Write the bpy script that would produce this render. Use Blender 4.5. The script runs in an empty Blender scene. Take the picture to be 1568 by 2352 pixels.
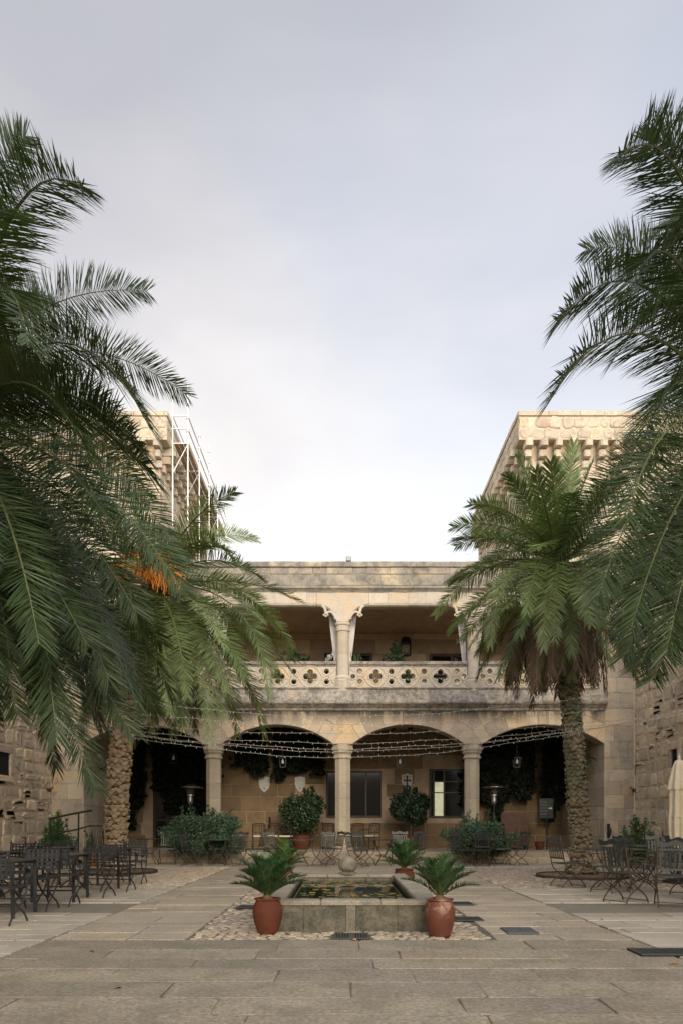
import bpy, math, random
import numpy as np
from mathutils import Vector, Matrix
from mathutils.geometry import tessellate_polygon

scene = bpy.context.scene
C = scene.collection
PI = math.pi
RD = math.radians
R = random.Random(11)

# ---------------------------------------------------------------- camera, sky, sun, exposure
cam_d = bpy.data.cameras.new('camera')
cam = bpy.data.objects.new('camera', cam_d)
C.objects.link(cam)
cam.location = (0, 0, 1.2)
cam.rotation_euler = (RD(90), 0, 0)
cam_d.sensor_fit = 'HORIZONTAL'
cam_d.sensor_width = 24
cam_d.lens = 24
cam_d.shift_y = 714.5 / 1568.0
cam_d.clip_start = 0.1
cam_d.clip_end = 2000
scene.camera = cam

scene.view_settings.view_transform = 'Standard'
scene.view_settings.look = 'None'
scene.view_settings.gamma = 1.0
scene.view_settings.use_curve_mapping = False
scene.view_settings.exposure = 0.62
try:
    scene.cycles.max_bounces = 8
    scene.cycles.diffuse_bounces = 5
    scene.cycles.transparent_max_bounces = 8
except Exception:
    pass

SUN_EL, SUN_AZ = 19.0, 12.0          # low sun behind the camera, from its right
sd = bpy.data.lights.new('sun', 'SUN')
sd.energy = 1.6
sd.angle = RD(24.0)
sd.color = (1.0, 0.87, 0.70)
sun = bpy.data.objects.new('sun', sd)
C.objects.link(sun)
sun_from = Vector((math.sin(RD(SUN_AZ)) * math.cos(RD(SUN_EL)), -math.cos(RD(SUN_AZ)) * math.cos(RD(SUN_EL)), math.sin(RD(SUN_EL))))
sun.rotation_euler = (-sun_from).to_track_quat('-Z', 'Y').to_euler()

world = bpy.data.worlds.new('World')
scene.world = world
world.use_nodes = True
wt = world.node_tree
wt.nodes.clear()
def wn(t, **kw):
    n = wt.nodes.new(t)
    for k, v in kw.items():
        setattr(n, k, v)
    return n
w_out = wn('ShaderNodeOutputWorld')
w_bg = wn('ShaderNodeBackground')
w_bg.inputs['Strength'].default_value = 0.1
w_sky = wn('ShaderNodeTexSky', sky_type='NISHITA', sun_disc=False)
w_sky.sun_elevation = RD(SUN_EL)
w_sky.sun_rotation = RD(180 - SUN_AZ)
w_tc = wn('ShaderNodeTexCoord')
w_sep = wn('ShaderNodeSeparateXYZ')
wt.links.new(w_tc.outputs['Generated'], w_sep.inputs[0])
w_map = wn('ShaderNodeMapping')
w_map.inputs['Scale'].default_value = (1.0, 1.0, 2.2)
wt.links.new(w_tc.outputs['Generated'], w_map.inputs[0])
w_n1 = wn('ShaderNodeTexNoise')
w_n1.inputs['Scale'].default_value = 1.5
w_n1.inputs['Detail'].default_value = 5
w_n1.inputs['Roughness'].default_value = 0.5
w_n1.inputs['Distortion'].default_value = 0.4
wt.links.new(w_map.outputs[0], w_n1.inputs['Vector'])
# cloud brightness by height above the horizon, wobbled by the cloud noise
w_off = wn('ShaderNodeMath', operation='MULTIPLY_ADD')
wt.links.new(w_n1.outputs['Fac'], w_off.inputs[0])
w_off.inputs[1].default_value = 0.40
w_off.inputs[2].default_value = -0.19
w_add = wn('ShaderNodeMath', operation='ADD')
wt.links.new(w_sep.outputs['Z'], w_add.inputs[0])
wt.links.new(w_off.outputs[0], w_add.inputs[1])
w_ramp = wn('ShaderNodeValToRGB')
els = w_ramp.color_ramp.elements
SKY = [(0.0, (.86, .83, .79)), (0.44, (.83, .80, .775)), (0.56, (.68, .66, .665)), (0.66, (.51, .505, .535)),
       (0.74, (.405, .41, .445)), (0.84, (.365, .38, .408)), (1.0, (.40, .415, .44))]
els[0].position = SKY[0][0]
els[0].color = SKY[0][1] + (1,)
els[1].position = 1.0
els[1].color = SKY[-1][1] + (1,)
for p, c in SKY[1:-1]:
    e = els.new(p)
    e.color = tuple(.90 * q for q in c) + (1,)
wt.links.new(w_add.outputs[0], w_ramp.inputs[0])
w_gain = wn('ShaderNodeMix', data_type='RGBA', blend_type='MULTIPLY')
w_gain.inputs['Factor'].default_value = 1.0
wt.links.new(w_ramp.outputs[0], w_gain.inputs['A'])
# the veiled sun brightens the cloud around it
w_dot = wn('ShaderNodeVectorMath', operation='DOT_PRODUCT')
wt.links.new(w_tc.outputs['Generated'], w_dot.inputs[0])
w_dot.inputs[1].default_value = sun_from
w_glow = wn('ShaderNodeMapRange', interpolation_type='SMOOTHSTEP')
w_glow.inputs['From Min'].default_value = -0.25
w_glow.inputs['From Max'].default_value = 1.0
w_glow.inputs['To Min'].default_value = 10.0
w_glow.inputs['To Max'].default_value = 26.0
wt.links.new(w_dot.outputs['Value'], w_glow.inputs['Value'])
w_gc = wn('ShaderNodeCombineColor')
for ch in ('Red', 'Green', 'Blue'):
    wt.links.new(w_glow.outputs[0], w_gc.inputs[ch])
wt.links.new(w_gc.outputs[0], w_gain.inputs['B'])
# thin places in the cloud let the blue through
w_n2 = wn('ShaderNodeTexNoise')
w_n2.inputs['Scale'].default_value = 1.6
w_n2.inputs['Detail'].default_value = 3
w_map2 = wn('ShaderNodeMapping')
w_map2.inputs['Location'].default_value = (3.1, 0.6, 1.4)
wt.links.new(w_tc.outputs['Generated'], w_map2.inputs[0])
wt.links.new(w_map2.outputs[0], w_n2.inputs['Vector'])
w_thin = wn('ShaderNodeMapRange')
w_thin.inputs['From Min'].default_value = 0.47
w_thin.inputs['From Max'].default_value = 0.72
w_thin.inputs['To Max'].default_value = 0.30
wt.links.new(w_n2.outputs['Fac'], w_thin.inputs['Value'])
w_blue = wn('ShaderNodeMix', data_type='RGBA', blend_type='ADD')
w_blue.inputs['Factor'].default_value = 1.0
w_blue.inputs['A'].default_value = (1.6, 2.3, 3.2, 1)
wt.links.new(w_sky.outputs[0], w_blue.inputs['B'])
w_mix = wn('ShaderNodeMix', data_type='RGBA')
wt.links.new(w_thin.outputs[0], w_mix.inputs['Factor'])
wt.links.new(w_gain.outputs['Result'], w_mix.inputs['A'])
wt.links.new(w_blue.outputs['Result'], w_mix.inputs['B'])
wt.links.new(w_mix.outputs['Result'], w_bg.inputs['Color'])
wt.links.new(w_bg.outputs[0], w_out.inputs[0])

# ---------------------------------------------------------------- materials
class Nodes:
    def __init__(self, name):
        self.m = bpy.data.materials.new(name)
        self.m.use_nodes = True
        self.t = self.m.node_tree
        self.b = self.t.nodes['Principled BSDF']
    def n(self, t, ins=None, **kw):
        n = self.t.nodes.new(t)
        for k, v in kw.items():
            setattr(n, k, v)
        for k, v in (ins or {}).items():
            s = n.inputs[k]
            if isinstance(v, bpy.types.NodeSocket):
                self.t.links.new(v, s)
            else:
                s.default_value = v
        return n
    def mix(self, f, a, b, mode='MIX'):
        n = self.t.nodes.new('ShaderNodeMix')
        n.data_type = 'RGBA'
        n.blend_type = mode
        for k, v in (('Factor', f), ('A', a), ('B', b)):
            s = n.inputs[k]
            if isinstance(v, bpy.types.NodeSocket):
                self.t.links.new(v, s)
            elif k == 'Factor':
                s.default_value = v
            else:
                s.default_value = tuple(v)[:3] + (1,)
        return n.outputs['Result']
    def math(self, op, a, b=0.0, c=0.0):
        n = self.t.nodes.new('ShaderNodeMath')
        n.operation = op
        for i, v in enumerate((a, b, c)):
            if isinstance(v, bpy.types.NodeSocket):
                self.t.links.new(v, n.inputs[i])
            else:
                n.inputs[i].default_value = v
        return n.outputs[0]
    def rng(self, v, a, b, c=0.0, d=1.0):
        n = self.n('ShaderNodeMapRange', {'Value': v, 'From Min': a, 'From Max': b, 'To Min': c, 'To Max': d})
        return n.outputs[0]
    def noise(self, vec, scale, detail=4, rough=.55, dist=0.0):
        n = self.n('ShaderNodeTexNoise', {'Vector': vec, 'Scale': scale, 'Detail': detail, 'Roughness': rough, 'Distortion': dist})
        return n.outputs['Fac']
    def pos(self, scale=(1, 1, 1)):
        g = self.n('ShaderNodeNewGeometry')
        if scale == (1, 1, 1):
            return g.outputs['Position']
        return self.n('ShaderNodeMapping', {'Vector': g.outputs['Position'], 'Scale': scale}).outputs[0]
    def rand(self):
        return self.n('ShaderNodeObjectInfo').outputs['Random']
    def out(self, col, rough=.85, bump=None, bs=.3, bd=.01, **kw):
        def setv(k, v):
            s = self.b.inputs[k]
            if isinstance(v, bpy.types.NodeSocket):
                self.t.links.new(v, s)
            else:
                s.default_value = (tuple(v)[:3] + (1,)) if k == 'Base Color' else v
        setv('Base Color', col)
        setv('Roughness', rough)
        for k, v in kw.items():
            setv(k.replace('_', ' '), v)
        if bump is not None:
            bn = self.n('ShaderNodeBump', {'Height': bump, 'Strength': bs, 'Distance': bd})
            self.t.links.new(bn.outputs[0], self.b.inputs['Normal'])
        return self.m

def plain(name, col, rough=.7, rnd=0.0, metal=0.0, noise=0.0, ns=20, bs=.0, **kw):
    k = Nodes(name)
    c = tuple(col) + (1,)
    col_s = c
    p = k.pos()
    nz = k.noise(p, ns, 4)
    if noise:
        f = k.rng(nz, .3, .7, 1 - noise, 1 + noise)
        col_s = k.mix(1.0, c, k.n('ShaderNodeCombineColor', {'Red': f, 'Green': f, 'Blue': f}).outputs[0], 'MULTIPLY')
    if rnd:
        f = k.rng(k.rand(), 0, 1, 1 - rnd, 1 + rnd)
        col_s = k.mix(1.0, col_s, k.n('ShaderNodeCombineColor', {'Red': f, 'Green': f, 'Blue': f}).outputs[0], 'MULTIPLY')
    return k.out(col_s, rough, bump=nz if bs else None, bs=bs, Metallic=metal, **kw)

def stone(name, c1, c2, dark, sc=2.2, dark_lo=.55, dark_amt=.6, rnd=.22, speck=.28, sps=55, bs=.5, bd=.012, warm=None, streak=None, rough=.92, moss=None):
    k = Nodes(name)
    p = k.pos()
    n1 = k.noise(p, sc, 6, .6, .3)
    col = k.mix(k.rng(n1, .35, .65), c1, c2)
    if warm:
        nw = k.noise(p, sc * .55, 3)
        col = k.mix(k.rng(nw, .52, .68, 0, .8), col, warm)
    rv = k.rand()
    f = k.rng(rv, 0, 1, 1 - rnd, 1 + rnd)
    col = k.mix(1.0, col, k.n('ShaderNodeCombineColor', {'Red': f, 'Green': k.rng(rv, 0, 1, 1 - rnd * .95, 1 + rnd * .95), 'Blue': k.rng(rv, 0, 1, 1 - rnd * .75, 1 + rnd * .75)}).outputs[0], 'MULTIPLY')
    n2 = k.noise(p, sc * 2.6, 9, .74, .15)
    n2b = k.noise(p, sc * .5, 3, .5)
    n2 = k.math('ADD', k.math('MULTIPLY', n2, .72), k.math('MULTIPLY', n2b, .28))
    col = k.mix(k.rng(n2, dark_lo - .045, dark_lo + .10, 0, dark_amt), col, dark)
    n3 = k.noise(p, sps, 4, .7)
    f3 = k.rng(n3, .3, .7, 1 - speck, 1 + speck)
    col = k.mix(1.0, col, k.n('ShaderNodeCombineColor', {'Red': f3, 'Green': f3, 'Blue': f3}).outputs[0], 'MULTIPLY')
    # pits
    n5 = k.noise(p, sps * .45, 2, .5)
    col = k.mix(k.rng(n5, .66, .72, 0, .55), col, tuple(x * .35 for x in c1))
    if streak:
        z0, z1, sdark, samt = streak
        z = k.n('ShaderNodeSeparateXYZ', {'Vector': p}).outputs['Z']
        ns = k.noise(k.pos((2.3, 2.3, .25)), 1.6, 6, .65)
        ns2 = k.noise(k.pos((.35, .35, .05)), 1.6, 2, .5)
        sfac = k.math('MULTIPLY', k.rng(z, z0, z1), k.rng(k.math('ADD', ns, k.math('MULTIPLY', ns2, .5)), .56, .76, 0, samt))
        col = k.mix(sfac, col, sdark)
    if moss:
        nm = k.noise(p, 3.1, 6, .7)
        col = k.mix(k.rng(nm, .5, .68, 0, .75), col, moss)
    h = k.math('ADD', k.math('MULTIPLY', n3, .5), k.math('MULTIPLY', n2, 1.0))
    return k.out(col, rough, bump=h, bs=bs, bd=bd)

M = {}
LICH = (.10, .095, .085)
M['ashlar'] = stone('warm_ashlar', (.50, .42, .315), (.42, .36, .28), LICH, dark_lo=.58, dark_amt=.55, warm=(.50, .36, .21))
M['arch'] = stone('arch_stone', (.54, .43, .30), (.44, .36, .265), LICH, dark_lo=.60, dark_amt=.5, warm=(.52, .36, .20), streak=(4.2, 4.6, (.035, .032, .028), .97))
M['parapet'] = stone('parapet_stone', (.30, .262, .205), (.235, .208, .168), (.085, .08, .07), dark_lo=.50, dark_amt=.62, warm=(.48, .38, .26))
M['ledge'] = stone('ledge_stone', (.42, .37, .30), (.29, .255, .21), (.07, .065, .057), sc=3.2, dark_lo=.48, dark_amt=.72, warm=(.42, .33, .23), rnd=.12, bs=.7)
M['carved'] = stone('carved_limestone', (.54, .465, .365), (.45, .39, .31), (.14, .13, .115), dark_lo=.60, dark_amt=.5, rnd=.1, speck=.16, bs=.35, warm=(.56, .41, .25))
M['column'] = stone('column_granite', (.46, .385, .275), (.40, .335, .245), (.18, .155, .12), dark_lo=.60, dark_amt=.4, rnd=.14, speck=.32, sps=70, bs=.6)
M['rubble'] = stone('rubble_stone', (.62, .50, .365), (.50, .41, .305), (.135, .115, .09), sc=4.5, dark_lo=.57, dark_amt=.5, rnd=.24, speck=.32, bs=.8, warm=(.43, .30, .19))
M['mortar'] = stone('lime_mortar', (.60, .49, .355), (.51, .42, .305), (.15, .125, .095), sc=5, dark_lo=.60, dark_amt=.45, rnd=0, speck=.3, bs=.9, bd=.02)
M['tower'] = stone('tower_stone', (.56, .475, .355), (.45, .38, .29), (.15, .13, .10), sc=3, dark_lo=.55, dark_amt=.55, rnd=.18, speck=.25, sps=30, warm=(.46, .33, .21), bs=.8, bd=.03)
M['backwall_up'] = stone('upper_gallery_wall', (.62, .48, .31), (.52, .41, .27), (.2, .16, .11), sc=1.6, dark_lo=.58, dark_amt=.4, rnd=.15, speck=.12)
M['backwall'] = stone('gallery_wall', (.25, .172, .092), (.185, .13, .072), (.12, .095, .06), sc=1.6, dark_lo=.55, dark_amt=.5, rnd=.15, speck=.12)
M['plaster'] = plain('brown_plaster', (.42, .315, .21), .95, noise=.15, ns=3)
M['mortar_dark'] = stone('joint_mortar', (.35, .29, .21), (.29, .24, .18), (.12, .10, .08), sc=5, rnd=0, bs=.6)
M['flag'] = stone('granite_flag', (.315, .265, .198), (.235, .20, .15), (.10, .088, .068), sc=1.7, dark_lo=.60, dark_amt=.5, rnd=.13, speck=.50, sps=30, bs=.55, bd=.006, warm=(.26, .21, .145), moss=(.185, .16, .11), rough=.58)
M['flag_mid'] = stone('mid_granite_flag', (.41, .345, .258), (.325, .275, .208), (.12, .105, .082), sc=1.7, dark_lo=.60, dark_amt=.45, rnd=.13, speck=.42, sps=34, bs=.5, bd=.006, warm=(.33, .265, .185), rough=.58)  # paler granite colour for path slabs from the basin to the steps
M['flag_light'] = stone('pale_granite_flag', (.46, .405, .32), (.39, .345, .275), (.16, .14, .115), sc=1.8, dark_lo=.63, dark_amt=.35, rnd=.12, speck=.25, sps=60, bs=.4, bd=.005, rough=.6)
M['joint'] = stone('path_joint_sand', (.15, .13, .098), (.115, .10, .076), (.07, .065, .05), sc=3, rnd=0, speck=.3, moss=(.085, .10, .045))
M['gravel'] = stone('compacted_gravel', (.225, .195, .15), (.19, .165, .13), (.12, .105, .085), sc=2, dark_lo=.6, dark_amt=.35, rnd=0, speck=.42, sps=70, bs=.7, bd=.006)
M['cobble'] = stone('river_cobble', (.42, .345, .255), (.34, .28, .21), (.18, .15, .12), sc=7, dark_lo=.62, dark_amt=.3, rnd=.3, speck=.14, warm=(.46, .35, .24), bs=.2)
M['step'] = stone('step_granite', (.46, .37, .25), (.39, .315, .22), (.14, .12, .09), sc=3, dark_lo=.55, dark_amt=.5, rnd=.15, speck=.35, bs=.6)
M['basin'] = stone('mossy_basin_granite', (.19, .168, .115), (.13, .118, .08), (.05, .05, .036), sc=2.6, dark_lo=.48, dark_amt=.78, rnd=.10, speck=.4, sps=60, bs=.6, moss=(.10, .094, .05))
M['basin_strip'] = stone('basin_centre_block', (.235, .205, .145), (.19, .165, .12), (.08, .075, .05), sc=3, dark_lo=.52, dark_amt=.6, rnd=.05, speck=.4, sps=60, bs=.5)
M['rim'] = stone('basin_rim_granite', (.31, .27, .20), (.25, .22, .17), (.13, .12, .09), sc=3, dark_lo=.56, dark_amt=.5, rnd=.10, speck=.35, bs=.5)
M['ball'] = stone('ball_granite', (.28, .24, .175), (.20, .175, .13), (.10, .095, .07), sc=5, dark_lo=.52, dark_amt=.6, rnd=0, speck=.4, sps=80, bs=.7)
M['soil'] = stone('dry_soil', (.20, .135, .08), (.14, .095, .06), (.06, .045, .03), sc=5, rnd=0, speck=.5, bs=.9)

def terracotta():
    k = Nodes('terracotta')
    p = k.pos()
    n1 = k.noise(p, 5, 6, .6)
    col = k.mix(k.rng(n1, .35, .65), (.135, .040, .020), (.10, .030, .016))
    n2 = k.noise(p, 9, 7, .7, .4)
    col = k.mix(k.rng(n2, .60, .72, 0, .5), col, (.33, .17, .10))
    n4 = k.noise(p, 2.2, 5, .6)
    col = k.mix(k.rng(n4, .5, .7, 0, .45), col, (.10, .045, .028))
    return k.out(col, .78, bump=n2, bs=.25, bd=.01, Specular_IOR_Level=.25)
M['terracotta'] = terracotta()
def limed():
    k = Nodes('limed_terracotta')
    p = k.pos()
    n1 = k.noise(p, 5, 6, .6)
    col = k.mix(k.rng(n1, .35, .65), (.15, .044, .022), (.11, .033, .018))
    z = k.n('ShaderNodeSeparateXYZ', {'Vector': p}).outputs['Z']
    n2 = k.noise(p, 11, 7, .7, .4)
    col = k.mix(k.math('MULTIPLY', k.rng(n2, .46, .58), k.rng(z, .20, .33, 0, .75)), col, (.40, .25, .17))
    return k.out(col, .6, bump=n2, bs=.12, bd=.01)
M['limed'] = limed()
M['pot_orange'] = plain('orange_clay', (.42, .13, .035), .65, noise=.2, ns=8)
M['iron'] = plain('black_iron', (.026, .027, .028), .40, rnd=.2, noise=.25, ns=25, Specular_IOR_Level=.45)
M['paint'] = plain('grey_green_paint', (.042, .048, .043), .5, rnd=.45, noise=.2, ns=18)
M['paint_light'] = plain('faded_grey_paint', (.14, .148, .135), .55, rnd=.18, noise=.2, ns=18)
M['rust'] = plain('rusted_iron', (.06, .042, .028), .7, rnd=.25, noise=.4, ns=30)
M['cushion'] = plain('cream_cushion', (.60, .48, .33), .9, noise=.1)
M['darkwood'] = plain('dark_wood', (.030, .019, .012), .5, noise=.3, ns=12)
M['redwood'] = plain('red_brown_wood', (.085, .032, .014), .5, noise=.3, ns=9)
M['glass'] = plain('dark_glass', (.010, .011, .012), .08, noise=.1, ns=3)
M['steel'] = plain('brushed_steel', (.55, .55, .55), .32, metal=1.0, noise=.12, ns=9)
M['blackmetal'] = plain('black_metal', (.012, .012, .012), .45, noise=.2)
M['white_paint'] = plain('chalk_white_paint', (.62, .60, .55), .7, noise=.12, ns=14)
M['red_paint'] = plain('dark_red_paint', (.055, .018, .014), .7, noise=.2)
M['cloth'] = plain('white_cloth', (.66, .62, .58), .95, noise=.08, ns=6)
M['canvas'] = plain('cream_canvas', (.66, .57, .42), .95, noise=.08, ns=5)
M['pole'] = plain('galvanised_tube', (.62, .60, .56), .4, metal=.6, noise=.15)
M['plank'] = plain('scaffold_plywood', (.34, .25, .16), .8, rnd=.2, noise=.2, ns=4)
M['grate'] = plain('cast_iron_grate', (.06, .06, .057), .55, noise=.3, ns=40)
M['plate'] = plain('steel_plate', (.085, .095, .105), .5, noise=.2, ns=15)
M['black_void'] = plain('dark_void', (.006, .006, .005), .95)
M['cable'] = plain('pale_cable', (.30, .28, .23), .6)
M['bulb'] = plain('led_cap', (.50, .47, .40), .35, rnd=.2)
M['lamp_glass'] = plain('frosted_bulb', (.55, .55, .52), .4)
M['petal'] = plain('white_petal', (.62, .60, .56), .85, rnd=.1)

def leaf(name, a, b, rough=.45, spec=.5, yel=None, ns=1.5, trans=.0, rim=None):
    k = Nodes(name)
    r = k.rand()
    col = k.mix(r, a, b)
    nz = k.noise(k.pos(), ns, 4)
    f = k.rng(nz, .3, .7, .65, 1.35)
    col = k.mix(1.0, col, k.n('ShaderNodeCombineColor', {'Red': f, 'Green': f, 'Blue': f}).outputs[0], 'MULTIPLY')
    if yel:
        n2 = k.noise(k.pos(), 2.3, 3)
        col = k.mix(k.rng(n2, .60, .75, 0, .7), col, yel)
    m = k.out(col, rough, Specular_IOR_Level=spec)
    if trans:
        tb = k.n('ShaderNodeBsdfTranslucent', {'Color': k.mix(1.0, col, (1.3, 1.5, .7), 'MULTIPLY')})
        mx = k.n('ShaderNodeMixShader', {'Fac': trans})
        k.t.links.new(k.b.outputs[0], mx.inputs[1])
        k.t.links.new(tb.outputs[0], mx.inputs[2])
        k.t.links.new(mx.outputs[0], k.t.nodes['Material Output'].inputs[0])
    return m
M['frond'] = leaf('palm_leaflet_shaded', (.024, .042, .012), (.048, .074, .023), .42, .42, yel=(.07, .075, .022), trans=.18)  # near palms' copy, colour darkened to stand in for their shade
M['frond_mid'] = leaf('palm_leaflet_bright', (.085, .125, .036), (.150, .190, .068), .44, .40, yel=(.16, .15, .045), trans=.18)
M['frond_dead'] = leaf('dead_palm_leaflet', (.19, .130, .082), (.12, .085, .056), .8, .2, trans=.1)
M['rachis'] = plain('palm_rachis', (.095, .105, .035), .45, rnd=.25)
M['rachis_dead'] = plain('dead_rachis', (.25, .14, .07), .7, rnd=.2)
M['cycad'] = leaf('cycad_leaflet', (.030, .078, .022), (.048, .105, .030), .42, .6, ns=6, trans=.12)
M['cycad_pale'] = leaf('cycad_leaflet_pale', (.075, .125, .025), (.055, .105, .025), .4, .5, ns=6, trans=.15)
M['hedge'] = leaf('hedge_leaf', (.060, .115, .062), (.075, .132, .070), .45, .5, ns=4, trans=.1)
M['darkleaf'] = leaf('orange_tree_leaf', (.022, .048, .018), (.030, .058, .022), .4, .5, ns=4, trans=.08)
M['ivy'] = leaf('creeper_leaf', (.006, .010, .005), (.009, .014, .007), .6, .2, ns=4)
M['bigleaf'] = leaf('rubber_leaf', (.020, .055, .028), (.03, .07, .035), .25, .6, ns=4)
M['juniper'] = leaf('juniper_leaf', (.038, .110, .030), (.055, .125, .035), .6, .3, ns=3, yel=(.13, .085, .035), trans=.1)
M['lily'] = leaf('lily_pad', (.07, .095, .03), (.15, .15, .05), .35, .5, ns=8)
M['lily_yellow'] = leaf('yellow_lily_pad', (.24, .19, .04), (.26, .13, .03), .4, .5, ns=8)
M['fallen'] = plain('fallen_leaf', (.42, .22, .06), .8, rnd=.4)
M['fruit'] = plain('date_stalk', (.72, .24, .012), .6, rnd=.2, noise=.2)
M['fibre'] = plain('palm_fibre', (.15, .085, .045), .95, noise=.4, ns=14)

def trunk_mat(name, c1, c2, moss):
    k = Nodes(name)
    p = k.pos()
    n1 = k.noise(p, 9, 5, .65)
    col = k.mix(k.rng(n1, .35, .65), c1, c2)
    n2 = k.noise(k.pos((1, 1, 5)), 6, 5, .7)
    col = k.mix(k.rng(n2, .56, .68, 0, .7), col, tuple(x * .35 for x in c1))
    if moss:
        z = k.n('ShaderNodeSeparateXYZ', {'Vector': p}).outputs['Z']
        nm = k.noise(p, 1.4, 4)
        f = k.math('MULTIPLY', k.rng(z, 1.0, 2.6, .12, .85), k.rng(nm, .36, .6))
        col = k.mix(f, col, moss)
    return k.out(col, .9, bump=n1, bs=.7, bd=.02)
M['trunk_brown'] = trunk_mat('palm_trunk_brown', (.33, .24, .14), (.22, .155, .09), None)
M['trunk_tip'] = trunk_mat('palm_trunk_scale_tops', (.52, .40, .25), (.36, .27, .165), None)
M['trunk_tip_green'] = trunk_mat('palm_trunk_scale_tops_mossy', (.32, .26, .165), (.23, .185, .115), (.10, .12, .058))
M['trunk_core'] = plain('palm_trunk_gaps', (.07, .045, .025), .95, noise=.4, ns=14)
M['trunk_green'] = trunk_mat('palm_trunk_mossy', (.20, .155, .10), (.14, .11, .07), (.065, .08, .038))

def water():
    k = Nodes('pond_water')
    nz = k.noise(k.pos(), 9, 3)
    return k.out((.012, .013, .008), .04, bump=nz, bs=.05, bd=.01, Specular_IOR_Level=.5)
M['water'] = water()
def lit():
    k = Nodes('lit_window_pane')
    col = k.mix(k.rng(k.noise(k.pos(), 5, 2), .3, .7), (.55, .52, .30), (.75, .72, .50))
    return k.out((.2, .2, .15), .5, Emission_Color=col, Emission_Strength=.42)
M['lit'] = lit()

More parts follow.
